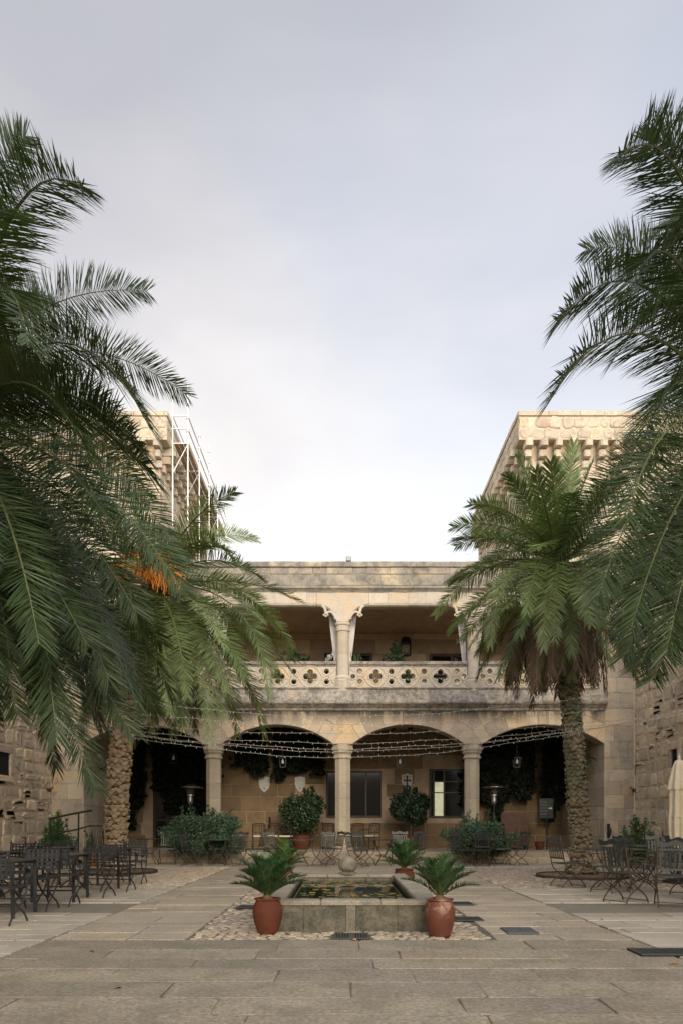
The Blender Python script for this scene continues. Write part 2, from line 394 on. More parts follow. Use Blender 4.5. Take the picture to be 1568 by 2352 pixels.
# ---------------------------------------------------------------- mesh helpers
class MB:
    def __init__(self):
        self.v, self.f, self.mi, self.cur = [], [], [], 0
    def add(self, vs, fs):
        b = len(self.v)
        self.v.extend([tuple(p) for p in vs])
        for f in fs:
            self.f.append(tuple(b + i for i in f))
            self.mi.append(self.cur)
        return self
    def box(self, x0, x1, y0, y1, z0, z1):
        return self.add([(x0, y0, z0), (x1, y0, z0), (x1, y1, z0), (x0, y1, z0), (x0, y0, z1), (x1, y0, z1), (x1, y1, z1), (x0, y1, z1)],
                        [(0, 3, 2, 1), (4, 5, 6, 7), (0, 1, 5, 4), (1, 2, 6, 5), (2, 3, 7, 6), (3, 0, 4, 7)])
    def bbox(self, x0, x1, y0, y1, z0, z1, c=.015):
        # box with a chamfer on every vertical and top edge
        pts = [(x0 + c, y0), (x1 - c, y0), (x1, y0 + c), (x1, y1 - c), (x1 - c, y1), (x0 + c, y1), (x0, y1 - c), (x0, y0 + c)]
        cx, cy = (x0 + x1) / 2, (y0 + y1) / 2
        ins = [(cx + (px - cx) * (1 - c / max(.001, (x1 - x0) / 2)), cy + (py - cy) * (1 - c / max(.001, (y1 - y0) / 2))) for px, py in pts]
        rings = [[(px, py, z0) for px, py in pts], [(px, py, z1 - c) for px, py in pts], [(px, py, z1) for px, py in ins]]
        vs = sum(rings, [])
        fs = []
        for k in range(2):
            for i in range(8):
                j = (i + 1) % 8
                fs.append((k * 8 + i, k * 8 + j, k * 8 + 8 + j, k * 8 + 8 + i))
        fs.append(tuple(range(16, 24)))
        fs.append(tuple(range(7, -1, -1)))
        return self.add(vs, fs)
    def tube(self, pts, r, segs=6, caps=True, flat=1.0):
        P = [Vector(p) for p in pts]
        n = len(P)
        rs = [r] * n if not isinstance(r, (list, tuple)) else r
        T = []
        for i in range(n):
            a, b = P[max(0, i - 1)], P[min(n - 1, i + 1)]
            t = (b - a)
            T.append(t.normalized() if t.length > 1e-9 else Vector((0, 0, 1)))
        u = T[0].orthogonal().normalized()
        if abs(T[0].z) < .9:
            u = (Vector((0, 0, 1)) - T[0] * T[0].z).normalized()
        vs, fs = [], []
        for i in range(n):
            u = (u - T[i] * u.dot(T[i]))
            u = u.normalized() if u.length > 1e-6 else T[i].orthogonal().normalized()
            w = T[i].cross(u)
            for k in range(segs):
                a = 2 * PI * k / segs
                vs.append(P[i] + u * (math.cos(a) * rs[i] * flat) + w * (math.sin(a) * rs[i]))
        for i in range(n - 1):
            for k in range(segs):
                j = (k + 1) % segs
                fs.append((i * segs + k, i * segs + j, (i + 1) * segs + j, (i + 1) * segs + k))
        if caps:
            fs.append(tuple(range(segs - 1, -1, -1)))
            fs.append(tuple(range((n - 1) * segs, n * segs)))
        return self.add(vs, fs)
    def lathe(self, prof, segs=16, c=(0, 0, 0), rot=0.0, sx=1, sy=1):
        vs, fs = [], []
        n = len(prof)
        for (r, z) in prof:
            for k in range(segs):
                a = 2 * PI * k / segs + rot
                vs.append((c[0] + math.cos(a) * r * sx, c[1] + math.sin(a) * r * sy, c[2] + z))
        for i in range(n - 1):
            for k in range(segs):
                j = (k + 1) % segs
                fs.append((i * segs + k, i * segs + j, (i + 1) * segs + j, (i + 1) * segs + k))
        fs.append(tuple(range(segs - 1, -1, -1)))
        fs.append(tuple(range((n - 1) * segs, n * segs)))
        return self.add(vs, fs)
    def prism(self, poly, O, A, B, N, d0, d1):
        """polygon in the A,B plane extruded from depth d0 to d1 along N (convex or not: n-gon caps)"""
        O, A, B, N = Vector(O), Vector(A), Vector(B), Vector(N)
        n = len(poly)
        vs = [O + A * p[0] + B * p[1] + N * d0 for p in poly] + [O + A * p[0] + B * p[1] + N * d1 for p in poly]
        fs = [(i, (i + 1) % n, n + (i + 1) % n, n + i) for i in range(n)]
        fs.append(tuple(range(n - 1, -1, -1)))
        fs.append(tuple(range(n, 2 * n)))
        return self.add(vs, fs)
    def stone(self, poly, O, A, B, N, proud=.02, ch=.015, back=-.04):
        O, A, B, N = Vector(O), Vector(A), Vector(B), Vector(N)
        n = len(poly)
        cx = sum(p[0] for p in poly) / n
        cy = sum(p[1] for p in poly) / n
        def ring(d, ins):
            out = []
            for x, y in poly:
                l = math.hypot(x - cx, y - cy) + 1e-9
                k = max(.1, 1 - ins / l)
                out.append(O + A * (cx + (x - cx) * k) + B * (cy + (y - cy) * k) + N * d)
            return out
        vs = ring(back, 0) + ring(proud - ch * .8, 0) + ring(proud, ch * 1.5)
        fs = []
        for k in range(2):
            for i in range(n):
                j = (i + 1) % n
                fs.append((k * n + i, k * n + j, k * n + n + j, k * n + n + i))
        fs.append(tuple(range(2 * n, 3 * n)))
        return self.add(vs, fs)
    def ball(self, c, r, nu=8, nv=6, s=(1, 1, 1)):
        prof = []
        vs, fs = [], []
        for i in range(nv + 1):
            t = PI * i / nv
            for k in range(nu):
                a = 2 * PI * k / nu
                vs.append((c[0] + r * s[0] * math.sin(t) * math.cos(a), c[1] + r * s[1] * math.sin(t) * math.sin(a), c[2] - r * s[2] * math.cos(t)))
        for i in range(nv):
            for k in range(nu):
                j = (k + 1) % nu
                fs.append((i * nu + k, i * nu + j, (i + 1) * nu + j, (i + 1) * nu + k))
        return self.add(vs, fs)

def mesh_of(name, mb, mats, smooth=False):
    me = bpy.data.meshes.new(name)
    me.from_pydata(mb.v, [], mb.f)
    if not isinstance(mats, (list, tuple)):
        mats = [mats]
    for m in mats:
        me.materials.append(m)
    if len(mats) > 1:
        me.polygons.foreach_set('material_index', mb.mi)
    if smooth:
        me.polygons.foreach_set('use_smooth', [True] * len(me.polygons))
    me.update()
    return me

def link(name, me, parent=None, loc=None, rz=0.0, label=None, kind=None):
    o = bpy.data.objects.new(name, me)
    C.objects.link(o)
    if parent is not None:
        o.parent = parent
    if loc is not None:
        o.location = loc
    if rz:
        o.rotation_euler = (0, 0, rz)
    if label:
        o['label'] = label
    if kind:
        o['kind'] = kind
    return o

def obj(name, mb, mats, parent=None, smooth=False, **kw):
    return link(name, mesh_of(name, mb, mats, smooth), parent, **kw)

def tag(o, label, cat, group=None):
    o['label'] = label
    o['category'] = cat
    if group:
        o['group'] = group
    return o

def thing(name, label, cat, loc=(0, 0, 0), rz=0.0, group=None):
    o = bpy.data.objects.new(name, None)
    C.objects.link(o)
    o.location = loc
    o.rotation_euler = (0, 0, rz)
    o.empty_display_size = .2
    return tag(o, label, cat, group)

def struct(name, mb, mats, parent=None, smooth=False):
    o = obj(name, mb, mats, parent, smooth)
    o['kind'] = 'structure'
    return o

def dup(root, loc, rz, label, group=None):
    c = root.copy()
    C.objects.link(c)
    c.location = loc
    c.rotation_euler = (0, 0, rz)
    c['label'] = label
    if group:
        c['group'] = group
    for ch in list(root.children):
        d = ch.copy()
        C.objects.link(d)
        d.parent = c
        for g in list(ch.children):
            e = g.copy()
            C.objects.link(e)
            e.parent = d
    return c

F = 1568.0
def P(u, v, D):
    """a point seen at (u, v) of the 1568-wide survey picture, D metres in front of the camera"""
    return Vector(((u - 784) * D / F, D, 1.2 + (1890.5 - v) * D / F))
def catmull(pts, n=8):
    P_ = [Vector(p) for p in pts]
    out = []
    for i in range(len(P_) - 1):
        p0, p1, p2, p3 = P_[max(0, i - 1)], P_[i], P_[i + 1], P_[min(len(P_) - 1, i + 2)]
        for k in range(n):
            t = k / n
            out.append(.5 * ((2 * p1) + (p2 - p0) * t + (2 * p0 - 5 * p1 + 4 * p2 - p3) * t * t + (3 * p1 - p0 - 3 * p2 + p3) * t ** 3))
    out.append(P_[-1])
    return out

def clip_poly(poly, a, b, c):
    """keep a*x + b*y <= c"""
    out = []
    n = len(poly)
    for i in range(n):
        p, q = poly[i], poly[(i + 1) % n]
        dp, dq = a * p[0] + b * p[1] - c, a * q[0] + b * q[1] - c
        if dp <= 0:
            out.append(p)
        if (dp < 0 < dq) or (dq < 0 < dp):
            t = dp / (dp - dq)
            out.append((p[0] + (q[0] - p[0]) * t, p[1] + (q[1] - p[1]) * t))
    return out

def shrink(poly, g):
    n = len(poly)
    cx = sum(p[0] for p in poly) / n
    cy = sum(p[1] for p in poly) / n
    out = []
    for x, y in poly:
        l = math.hypot(x - cx, y - cy) + 1e-9
        k = max(.2, 1 - g / l)
        out.append((cx + (x - cx) * k, cy + (y - cy) * k))
    return out

def rect_poly(x0, x1, y0, y1, j=0.0, cut=.02):
    c = lambda: R.uniform(.4, 1.5) * cut
    pts = [(x0 + c(), y0), (x1 - c(), y0), (x1, y0 + c()), (x1, y1 - c()), (x1 - c(), y1), (x0 + c(), y1), (x0, y1 - c()), (x0, y0 + c())]
    return [(x + R.uniform(-j, j), y + R.uniform(-j, j)) for x, y in pts]

def courses(x0, x1, y0, y1, hmin, hmax, wmin, wmax, gap, j, cut, split=0.0, holes=()):
    """irregular coursed blocks filling a rectangle: list of polygons"""
    out = []
    y = y0
    while y < y1 - hmin * .4:
        h = R.uniform(hmin, hmax)
        if y + h > y1 - hmin * .5:
            h = y1 - y
        x = x0 - R.uniform(0, wmin)
        while x < x1:
            w = R.uniform(wmin, wmax)
            a, b = max(x, x0), min(x + w, x1)
            if x1 - b < wmin * .4:
                b = x1
            x = b if b == x1 else x + w
            if b - a > .06:
                cells = [(a, b, y, y + h)]
                if split and R.random() < split:
                    ym = y + h * R.uniform(.35, .65)
                    cells = [(a, b, y, ym), (a, b, ym, y + h)]
                for (p, q, r_, s) in cells:
                    if any(p < hx1 and q > hx0 and r_ < hy1 and s > hy0 for hx0, hx1, hy0, hy1 in holes):
                        continue
                    out.append(rect_poly(p + gap / 2, q - gap / 2, r_ + gap / 2, s - gap / 2, j, cut))
            if b == x1:
                break
        y += h
    return out

def lay(name, polys, O, A, B, N, mat, parent, proud=(.01, .025), ch=.015, tilt=0.0, limit=300):
    """one object per stone"""
    polys = list(polys)
    rest = []
    if len(polys) > limit:
        area = lambda q: -abs(sum(q[i][0] * q[(i + 1) % len(q)][1] - q[(i + 1) % len(q)][0] * q[i][1] for i in range(len(q))))
        polys.sort(key=area)
        polys, rest = polys[:limit], polys[limit:]
    for q in polys:
        mb = MB().stone(q, O, A, B, N, R.uniform(*proud), ch)
        obj(name, mb, mat, parent)
    if rest:
        mb = MB()
        for q in rest:
            mb.stone(q, O, A, B, N, R.uniform(*proud), ch)
        o = obj('small_' + name, mb, mat, parent)
        o['kind'] = 'stuff'
# ---------------------------------------------------------------- ground and paving
X, Y, Z = Vector((1, 0, 0)), Vector((0, 1, 0)), Vector((0, 0, 1))
g = MB().add([(-400, -400, -.06), (400, -400, -.06), (400, 400, -.06), (-400, 400, -.06)], [(0, 1, 2, 3)])
struct('ground', g, M['gravel'])

def sheet(name, x0, x1, y0, y1, z, mat):
    nx, ny = max(2, int((x1 - x0) / .5)), max(2, int((y1 - y0) / .5))
    vs = [(x0 + (x1 - x0) * i / nx, y0 + (y1 - y0) * j / ny, z) for j in range(ny + 1) for i in range(nx + 1)]
    fs = [(j * (nx + 1) + i, j * (nx + 1) + i + 1, (j + 1) * (nx + 1) + i + 1, (j + 1) * (nx + 1) + i) for j in range(ny) for i in range(nx)]
    return struct(name, MB().add(vs, fs), mat)

FP = dict(proud=(-.005, .004), ch=.006)
O0 = (0, 0, 0)
path = sheet('path', -3.0, 3.0, 2.0, 20.44, -.010, M['joint'])
polys = courses(-3.0, 3.0, 2.6, 7.0, .36, .50, .75, 1.7, .009, .010, .035)
lay('flagstone', polys, O0, X, Y, Z, M['flag'], path, **FP)
polys = courses(-3.0, -1.6, 7.0, 12.6, .36, .50, .75, 1.6, .009, .010, .035)
polys += courses(1.6, 3.0, 7.0, 12.6, .36, .50, .75, 1.6, .009, .010, .035)
polys += courses(-3.0, 3.0, 12.6, 20.42, .45, .65, .9, 1.8, .009, .010, .035)
lay('flagstone', polys, O0, X, Y, Z, M['flag_mid'], path, **FP)

pav = sheet('pavement', -9.0, -3.02, 2.0, 20.44, -.020, M['gravel'])
pav2 = sheet('pavement', 3.02, 9.0, 2.0, 20.44, -.020, M['gravel'])
for sx, pv in ((-1, pav), (1, pav2)):
    xa, xb = (3.03, 7.2)
    pp = courses(xa, 5.2, 5.6, 9.1, .30, .42, .55, 1.0, .014, .003, .015) + courses(xa, 7.0, 10.3, 12.5, .30, .42, .55, 1.0, .014, .003, .015) + courses(xa, 8.9, 18.4, 20.4, .5, .6, .8, 1.4, .016, .003, .015)
    if sx < 0:
        pp = [[(-x, y) for x, y in reversed(q)] for q in pp]
    lay('flagstone', pp, O0, X, Y, Z, M['flag_light'], pv, proud=(-.004, .003), ch=.007)

def pebbles(x0, x1, y0, y1, step, hole, keep, r0, r1):
    out = []
    y = y0
    row = 0
    while y < y1:
        x = x0 + (step * .5 if row % 2 else 0)
        while x < x1:
            px, py = x + R.uniform(-.3, .3) * step, y + R.uniform(-.3, .3) * step
            if not hole(px, py):
                out.append((px, py, R.uniform(r0, r1), R.uniform(.65, 1.0), R.uniform(0, PI)))
            x += step
        y += step * .82
        row += 1
    return out

def pebble_into(mb, px, py, r, k, a, h, z0, n=7):
    ca, sa = math.cos(a), math.sin(a)
    vs = []
    for (rr, zz) in ((1.0, -.015), (.86, h * .65), (.45, h)):
        for i in range(n):
            t = 2 * PI * i / n
            jx = 1 + .12 * math.sin(3.1 * i + px * 50)
            x, y = math.cos(t) * r * rr * jx, math.sin(t) * r * k * rr
            vs.append((px + x * ca - y * sa, py + x * sa + y * ca, z0 + zz))
    fs = [(q * n + i, q * n + (i + 1) % n, (q + 1) * n + (i + 1) % n, (q + 1) * n + i) for q in range(2) for i in range(n)]
    fs.append(tuple(range(2 * n, 3 * n)))
    mb.add(vs, fs)

def cobble_bed(parent_name, x0, x1, y0, y1, step, hole, r0, r1, near_first):
    bed = sheet(parent_name, x0, x1, y0, y1, -.013, M['mortar_dark'])
    ps = pebbles(x0 + .04, x1 - .04, y0 + .04, y1 - .04, step, hole, 0, r0, r1)
    ps.sort(key=lambda p: p[1])
    for p in ps[:near_first]:
        mb = MB()
        pebble_into(mb, *p, h=R.uniform(.006, .016), z0=-.008)
        obj('cobble', mb, M['cobble'], bed, smooth=False)
    rest = ps[near_first:]
    for c in range(4):
        mb = MB()
        for p in rest[c::4]:
            pebble_into(mb, *p, h=R.uniform(.006, .016), z0=-.008)
        if mb.v:
            o = obj('cobble_field', mb, M['cobble'], bed)
            o['kind'] = 'stuff'

BX0, BX1, BY0, BY1 = -.88, 1.08, 7.55, 11.6        # the basin's footprint
GR = [(-.09, .29, 6.98, 7.36), (1.33, 1.73, 8.27, 8.65), (-1.47, -1.19, 9.5, 9.86)]
hole = lambda x, y: (BX0 - .02 < x < BX1 + .02 and BY0 - .02 < y < BY1 + .02) or any(a - .05 < x < b + .05 and c - .05 < y < d + .05 for a, b, c, d in GR)
cobble_bed('cobbled_ground', -1.58, 1.58, 7.02, 12.55, .094, hole, .046, .06, 300)
for sx in (-1, 1):
    a, b = (3.05, 8.6)
    cx, cy = (5.33, 15.2) if sx > 0 else (-5.42, 16.4)
    h2 = lambda x, y, cx=cx, cy=cy: math.hypot(x - cx, y - cy) < 1.0
    cobble_bed('cobbled_ground', min(sx * a, sx * b), max(sx * a, sx * b), 12.55, 18.3, .115, h2, .056, .072, 0)

# ---------------------------------------------------------------- the arcade building
YF = 20.9                                            # front of the stones
YB = 20.915                                          # front of the backing wall
COLX = [-3.95, .03, 4.03]
XL, XR = -7.9, 8.05
bld = thing('arcade_building', 'two storey stone gallery with round arches below and carved balustrade above', 'building', (0, 20.9, 0))
def B(name, mb, mat, parent=None, smooth=False, off=(0, -20.9, 0)):
    mb.v = [(a, b - 20.9, c) for a, b, c in mb.v]
    return obj(name, mb, mat, parent or bld, smooth)

# terrace with two steps (structure)
ter = struct('terrace', MB().box(XL - .9, XR + .9, 20.84, 25.2, -.05, .285), M['step'])
for row, (ya, yb, z0, z1) in enumerate(((20.45, 20.9, -.02, .15), (20.82, 21.6, .13, .30))):
    x = XL
    while x < XR:
        w = R.uniform(1.0, 1.7)
        x2 = min(XR, x + w)
        if XR - x2 < .5:
            x2 = XR
        obj('step_stone', MB().bbox(x + .004, x2 - .004, ya + R.uniform(0, .012), yb, z0, z1 + R.uniform(-.004, .004), .02), M['step'], ter)
        x = x2
y = 21.61
while y < 25:
    x = XL
    while x < XR:
        x2 = min(XR, x + R.uniform(.9, 1.5))
        obj('floor_slab', MB().bbox(x + .004, x2 - .004, y + .004, y + .84, .24, .298 + R.uniform(-.003, .003), .01), M['step'], ter)
        x = x2
    y += .85

# lower wall with four segmental arches
SPR, RISE, TOPZ = 3.61, .60, 4.62
edges = [XL] + COLX + [XR]
bays = []
for i in range(4):
    a = edges[i] + (.27 if i else 0.0)
    b = edges[i + 1] - (.27 if i < 3 else 0.0)
    bays.append((a, b))
mb = MB()
arcs = []
for a, b in bays:
    hs, xm = (b - a) / 2, (a + b) / 2
    rad = (hs * hs + RISE * RISE) / (2 * RISE)
    zc = SPR + RISE - rad
    th = math.asin(hs / rad)
    arcs.append((xm, zc, rad, th))
    n = 28
    pts = [(xm + rad * math.sin(-th + 2 * th * k / n), zc + rad * math.cos(-th + 2 * th * k / n)) for k in range(n + 1)]
    for k in range(n):
        (x0, z0), (x1, z1) = pts[k], pts[k + 1]
        mb.add([(x0, YB, z0), (x1, YB, z1), (x1, YB, 4.9), (x0, YB, 4.9), (x0, 21.45, z0), (x1, 21.45, z1), (x1, 21.45, 4.9), (x0, 21.45, 4.9)],
               [(0, 1, 2, 3), (1, 0, 4, 5), (5, 4, 7, 6)])
for cx in COLX:
    mb.box(cx - .27, cx + .27, YB, 21.45, SPR, 4.9)
B('wall', mb, M['mortar_dark'])
for bi, (xm, zc, rad, th) in enumerate(arcs):
    N_ = 13
    xl, xr = edges[bi], edges[bi + 1]
    for k in range(N_):
        a0, a1 = -th + 2 * th * k / N_, -th + 2 * th * (k + 1) / N_
        if k == 0:
            a0f = a0 - .9
        inner = [(xm + rad * math.sin(a0 + (a1 - a0) * q / 3), zc + rad * math.cos(a0 + (a1 - a0) * q / 3)) for q in range(4)]
        far = rad + 2.5
        def outer(aa, ab):
            return [(xm + far * math.sin(ab), zc + far * math.cos(ab)), (xm + far * math.sin(aa), zc + far * math.cos(aa))]
        full = inner[::-1]
        o2 = outer(a0, a1)
        poly = [inner[3 - q] for q in range(4)][::-1]
        poly = inner + o2[:1] + o2[1:]
        # to counter-clockwise seen from the front (x right, z up): inner runs left to right, outer comes back
        poly = clip_poly(poly, 0, 1, TOPZ)
        poly = clip_poly(poly, 1, 0, xr)
        poly = clip_poly(poly, -1, 0, -xl)
        if len(poly) < 3:
            continue
        am = (a0 + a1) / 2
        c0 = xm * math.sin(am) + zc * math.cos(am)
        cut = rad + R.uniform(.44, .54) + c0
        ring = clip_poly(poly, math.sin(am), math.cos(am), cut)
        rest = clip_poly(poly, -math.sin(am), -math.cos(am), -cut)
        area = lambda q: abs(sum(q[i][0] * q[(i + 1) % len(q)][1] - q[(i + 1) % len(q)][0] * q[i][1] for i in range(len(q)))) / 2
        if len(rest) > 2 and area(rest) < .02:
            ring, rest = poly, []
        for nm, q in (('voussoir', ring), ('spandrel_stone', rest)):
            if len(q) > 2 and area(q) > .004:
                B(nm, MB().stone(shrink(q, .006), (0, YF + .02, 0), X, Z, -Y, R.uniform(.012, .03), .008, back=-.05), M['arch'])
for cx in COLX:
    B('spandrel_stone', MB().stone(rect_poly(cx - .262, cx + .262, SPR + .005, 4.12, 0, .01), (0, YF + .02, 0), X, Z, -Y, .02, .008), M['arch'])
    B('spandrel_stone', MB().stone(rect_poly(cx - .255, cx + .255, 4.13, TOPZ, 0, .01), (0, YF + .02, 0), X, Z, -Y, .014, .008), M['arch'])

# lower columns: octagonal
for ci, cx in enumerate(COLX):
    yc = 21.18
    rot = PI / 8
    k8 = 1 / math.cos(PI / 8)
    shaft = MB().lathe([(.222 * k8, .62), (.218 * k8, 1.25)], 8, (cx, yc, 0), rot)
    col = B('column', shaft, M['column'])
    for z0, z1 in ((1.256, 1.95), (1.956, 2.42), (2.426, 3.17)):
        B('drum', MB().lathe([(.214 * k8, z0), (.217 * k8, z0 + .012), (.216 * k8, z1 - .012), (.213 * k8, z1)], 8, (cx, yc, 0), rot), M['column'], col)
    B('base', MB().lathe([(.33 * k8, .16), (.33 * k8, .34), (.30 * k8, .37), (.285 * k8, .40), (.295 * k8, .44), (.285 * k8, .48), (.25 * k8, .50), (.24 * k8, .54), (.255 * k8, .565), (.25 * k8, .60), (.225 * k8, .62)], 8, (cx, yc, 0), rot), M['column'], col)
    B('capital', MB().lathe([(.22 * k8, 3.17), (.255 * k8, 3.185), (.265 * k8, 3.22), (.25 * k8, 3.25), (.235 * k8, 3.27), (.24 * k8, 3.33), (.28 * k8, 3.36), (.285 * k8, 3.39), (.27 * k8, 3.41), (.27 * k8, 3.425), (.305 * k8, 3.44), (.305 * k8, 3.49), (.285 * k8, 3.61)], 8, (cx, yc, 0), rot), M['column'], col)

# end piers and loggia side walls
for (xa, xb, side) in ((-8.85, XL, -1), (XR, 8.95, 1)):
    B('pier', MB().box(xa, xb, YB, 25.2, 0, 9.3), M['mortar_dark'])
    for q in courses(xa, xb, 0, 9.2, .36, .52, .42, .9, .006, .003, .012):
        B('pier_stone', MB().stone(q, (0, YF + .02, 0), X, Z, -Y, R.uniform(.012, .026), .009), M['ashlar'])
    xw = xb if side < 0 else xa
    nrm = X if side < 0 else -X
    A_ = Y if side > 0 else -Y
    for q in courses(YF + .0, 25.1, .3, 4.7, .4, .55, .5, .95, .01, .003, .012):
        q = [(y_, z_) for y_, z_ in q]
        if side > 0:
            q = [(-a, b) for a, b in reversed(q)]
            B('pier_stone', MB().stone(q, (xw, 0, 0), -Y, Z, nrm, R.uniform(.008, .018), .01), M['ashlar'])
        else:
            B('pier_stone', MB().stone(q, (xw, 0, 0), Y, Z, nrm, R.uniform(.008, .018), .01), M['ashlar'])

# gallery floor (ceiling of the loggia), beams, back walls
B('floor', MB().box(XL, XR, 21.46, 25.2, 4.75, 5.2), M['plaster'])
k = 0
x = XL + .4
while x < XR:
    B('ceiling_beam', MB().box(x, x + .14, 21.46, 25.0, 4.58, 4.75), M['darkwood'])
    x += .62
BW = 24.9
B('back_wall', MB().box(XL, XR, BW + .012, 25.3, .25, 9.0), M['plaster'])
holes = [(-.60, 1.50, 1.36, 3.12), (3.15, 4.50, 1.36, 3.2), (-6.9, -4.9, 0, 3.0)]
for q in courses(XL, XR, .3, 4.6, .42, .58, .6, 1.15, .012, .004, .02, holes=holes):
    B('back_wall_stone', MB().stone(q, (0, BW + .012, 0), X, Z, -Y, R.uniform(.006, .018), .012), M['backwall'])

# string course and ledge above the arches, in stones
PROF = [(-.5, 4.62), (.0, 4.62), (.045, 4.645), (.06, 4.70), (.15, 4.77), (.17, 4.80), (.23, 4.815), (.245, 4.86), (.235, 4.91), (.20, 4.94), (.19, 4.97), (.075, 5.26), (.075, 5.275), (.105, 5.29), (.115, 5.315), (.10, 5.345), (-.5, 5.345)]
def run(name, prof, x0, x1, wmin, wmax, mat, y=YF, gap=.004):
    x = x0
    while x < x1 - .01:
        x2 = x + R.uniform(wmin, wmax)
        if x1 - x2 < wmin * .6:
            x2 = x1
        jz = R.uniform(-.004, .004)
        jy = R.uniform(-.006, .006)
        # subdivide along the length so the worn edge can wander
        mb = MB()
        nseg = 5
        n = len(prof)
        xs = [x + gap / 2 + (x2 - x - gap) * s / nseg for s in range(nseg + 1)]
        vs = []
        for s in range(nseg + 1):
            wv = R.uniform(-.006, .006)
            for (o_, z_) in prof:
                k_ = 1 if o_ > -.3 else 0
                vs.append((xs[s], y - o_ + (jy + wv * .8 + R.uniform(-.004, .004)) * k_, z_ + (jz + wv * .5 + R.uniform(-.003, .003)) * k_))
        fs = []
        for s in range(nseg):
            for i in range(n):
                j = (i + 1) % n
                fs.append((s * n + i, s * n + j, (s + 1) * n + j, (s + 1) * n + i))
        fs.append(tuple(range(n - 1, -1, -1)))
        fs.append(tuple(range(nseg * n, (nseg + 1) * n)))
        mb.add(vs, [f[::-1] for f in fs])
        B(name, mb, mat)
        x = x2
run('ledge_stone', PROF, XL, XR + .02, .9, 1.6, M['ledge'])

# balustrade
def tess(outer, holes):
    polys = [[Vector((p[0], p[1], 0)) for p in outer]] + [[Vector((p[0], p[1], 0)) for p in h] for h in holes]
    tris = tessellate_polygon(polys)
    flat = [p for q in polys for p in q]
    return flat, tris
def circle(cx, cz, r, n=16, a0=0, a1=2 * PI, close=False):
    m = n + (1 if close else 0)
    return [(cx + r * math.cos(a0 + (a1 - a0) * k / n), cz + r * math.sin(a0 + (a1 - a0) * k / n)) for k in range(m)]
def quatrefoil(cx, cz, off, r, n=9):
    pts = []
    for q in range(4):
        base = q * PI / 2
        lx, lz = cx + off * math.cos(base), cz + off * math.sin(base)
        half = PI * .70
        for k in range(n):
            a = base - half + 2 * half * k / (n - 1)
            pts.append((lx + r * math.cos(a), lz + r * math.sin(a)))
    return pts
ZM = 5.685
for bi in range(4):
    xa = edges[bi] + (.19 if bi else .02)
    xb = edges[bi + 1] - (.19 if bi < 3 else .02)
    x0 = edges[bi] if bi else edges[1] - 4.0
    holes, rings, quats = [], [], []
    for k in range(5):
        cx = x0 + k * 1.0
        if 0 < k < 4:
            holes.append(quatrefoil(cx, ZM, .128, .088))
            quats.append(cx)
        else:
            s = 1 if k == 0 else -1
            hx = cx + s * .295
            if xa + .09 < hx < xb - .09:
                holes.append(circle(hx, ZM, .075))
                rings.append((hx, ZM, .102))
        if k < 4:
            for dz in (-.155, .155):
                hx = cx + .5
                if xa + .1 < hx < xb - .1:
                    holes.append(circle(hx, ZM + dz, .078))
                    rings.append((hx, ZM + dz, .112))
    outer = [(xa, 5.33), (xb, 5.33), (xb, 6.03), (xa, 6.03)]
    flat, tris = tess(outer, holes)
    mb = MB()
    y0, y1 = 20.93, 21.08
    n = len(flat)
    vs = [(p.x, y0, p.y) for p in flat] + [(p.x, y1, p.y) for p in flat]
    fs = []
    for t in tris:
        a_, b_, c_ = (flat[i] for i in t)
        cr = (b_.x - a_.x) * (c_.y - a_.y) - (b_.y - a_.y) * (c_.x - a_.x)
        t = tuple(t) if cr > 0 else tuple(reversed(t))
        fs.append(t)
        fs.append(tuple(n + i for i in reversed(t)))
    s = 0
    for loop in [outer] + holes:
        m_ = len(loop)
        for i in range(m_):
            j = (i + 1) % m_
            fs.append((s + i, s + j, n + s + j, n + s + i))
        s += m_
    mb.add(vs, fs)
    panel = B('balustrade_panel', mb, M['carved'])
    tr = MB()
    YT = y0 - .004
    def tub(pts, r, seg=6, closed=True):
        p3 = [(a_, YT, b_) for a_, b_ in pts]
        tr.tube(p3, r, seg, caps=not closed)
    for (cx, cz, r) in rings:
        tub(circle(cx, cz, r, 18, close=True), .022)
        tub(circle(cx, cz, r - .02, 18, close=True), .012)
    for cx in quats:
        for q in range(4):
            base = q * PI / 2
            lx, lz = cx + .128 * math.cos(base), ZM + .128 * math.sin(base)
            tub(circle(lx, lz, .112, 12, base - PI * .62, base + PI * .62, close=True), .020, closed=False)
        # pointed ogee bands that wrap each quatrefoil
        for sx in (-1, 1):
            for sz in (-1, 1):
                pts = catmull([(cx, ZM + sz * .325, 0), (cx + sx * .13, ZM + sz * .295, 0), (cx + sx * .255, ZM + sz * .20, 0), (cx + sx * .335, ZM + sz * .07, 0), (cx + sx * .40, ZM - sz * .005, 0), (cx + sx * .5, ZM - sz * .03, 0)], 4)
                tub([(p.x, p.y) for p in pts], .021, closed=False)
    for sx, cx in ((1, x0), (-1, x0 + 4.0)):
        for sz in (-1, 1):
            pts = catmull([(cx + sx * .2, ZM + sz * .27, 0), (cx + sx * .30, ZM + sz * .17, 0), (cx + sx * .385, ZM + sz * .04, 0), (cx + sx * .5, ZM - sz * .03, 0)], 4)
            tub([(p.x, p.y) for p in pts], .021, closed=False)
    B('tracery', tr, M['carved'], panel, smooth=True)
    RAIL = [(-.16, 6.0), (.045, 6.0), (.05, 6.02), (.035, 6.035), (.075, 6.05), (.08, 6.13), (.065, 6.145), (-.16, 6.145)]
    run('rail_stone', RAIL, xa, xb, 1.0, 1.6, M['ledge'], y=20.95)

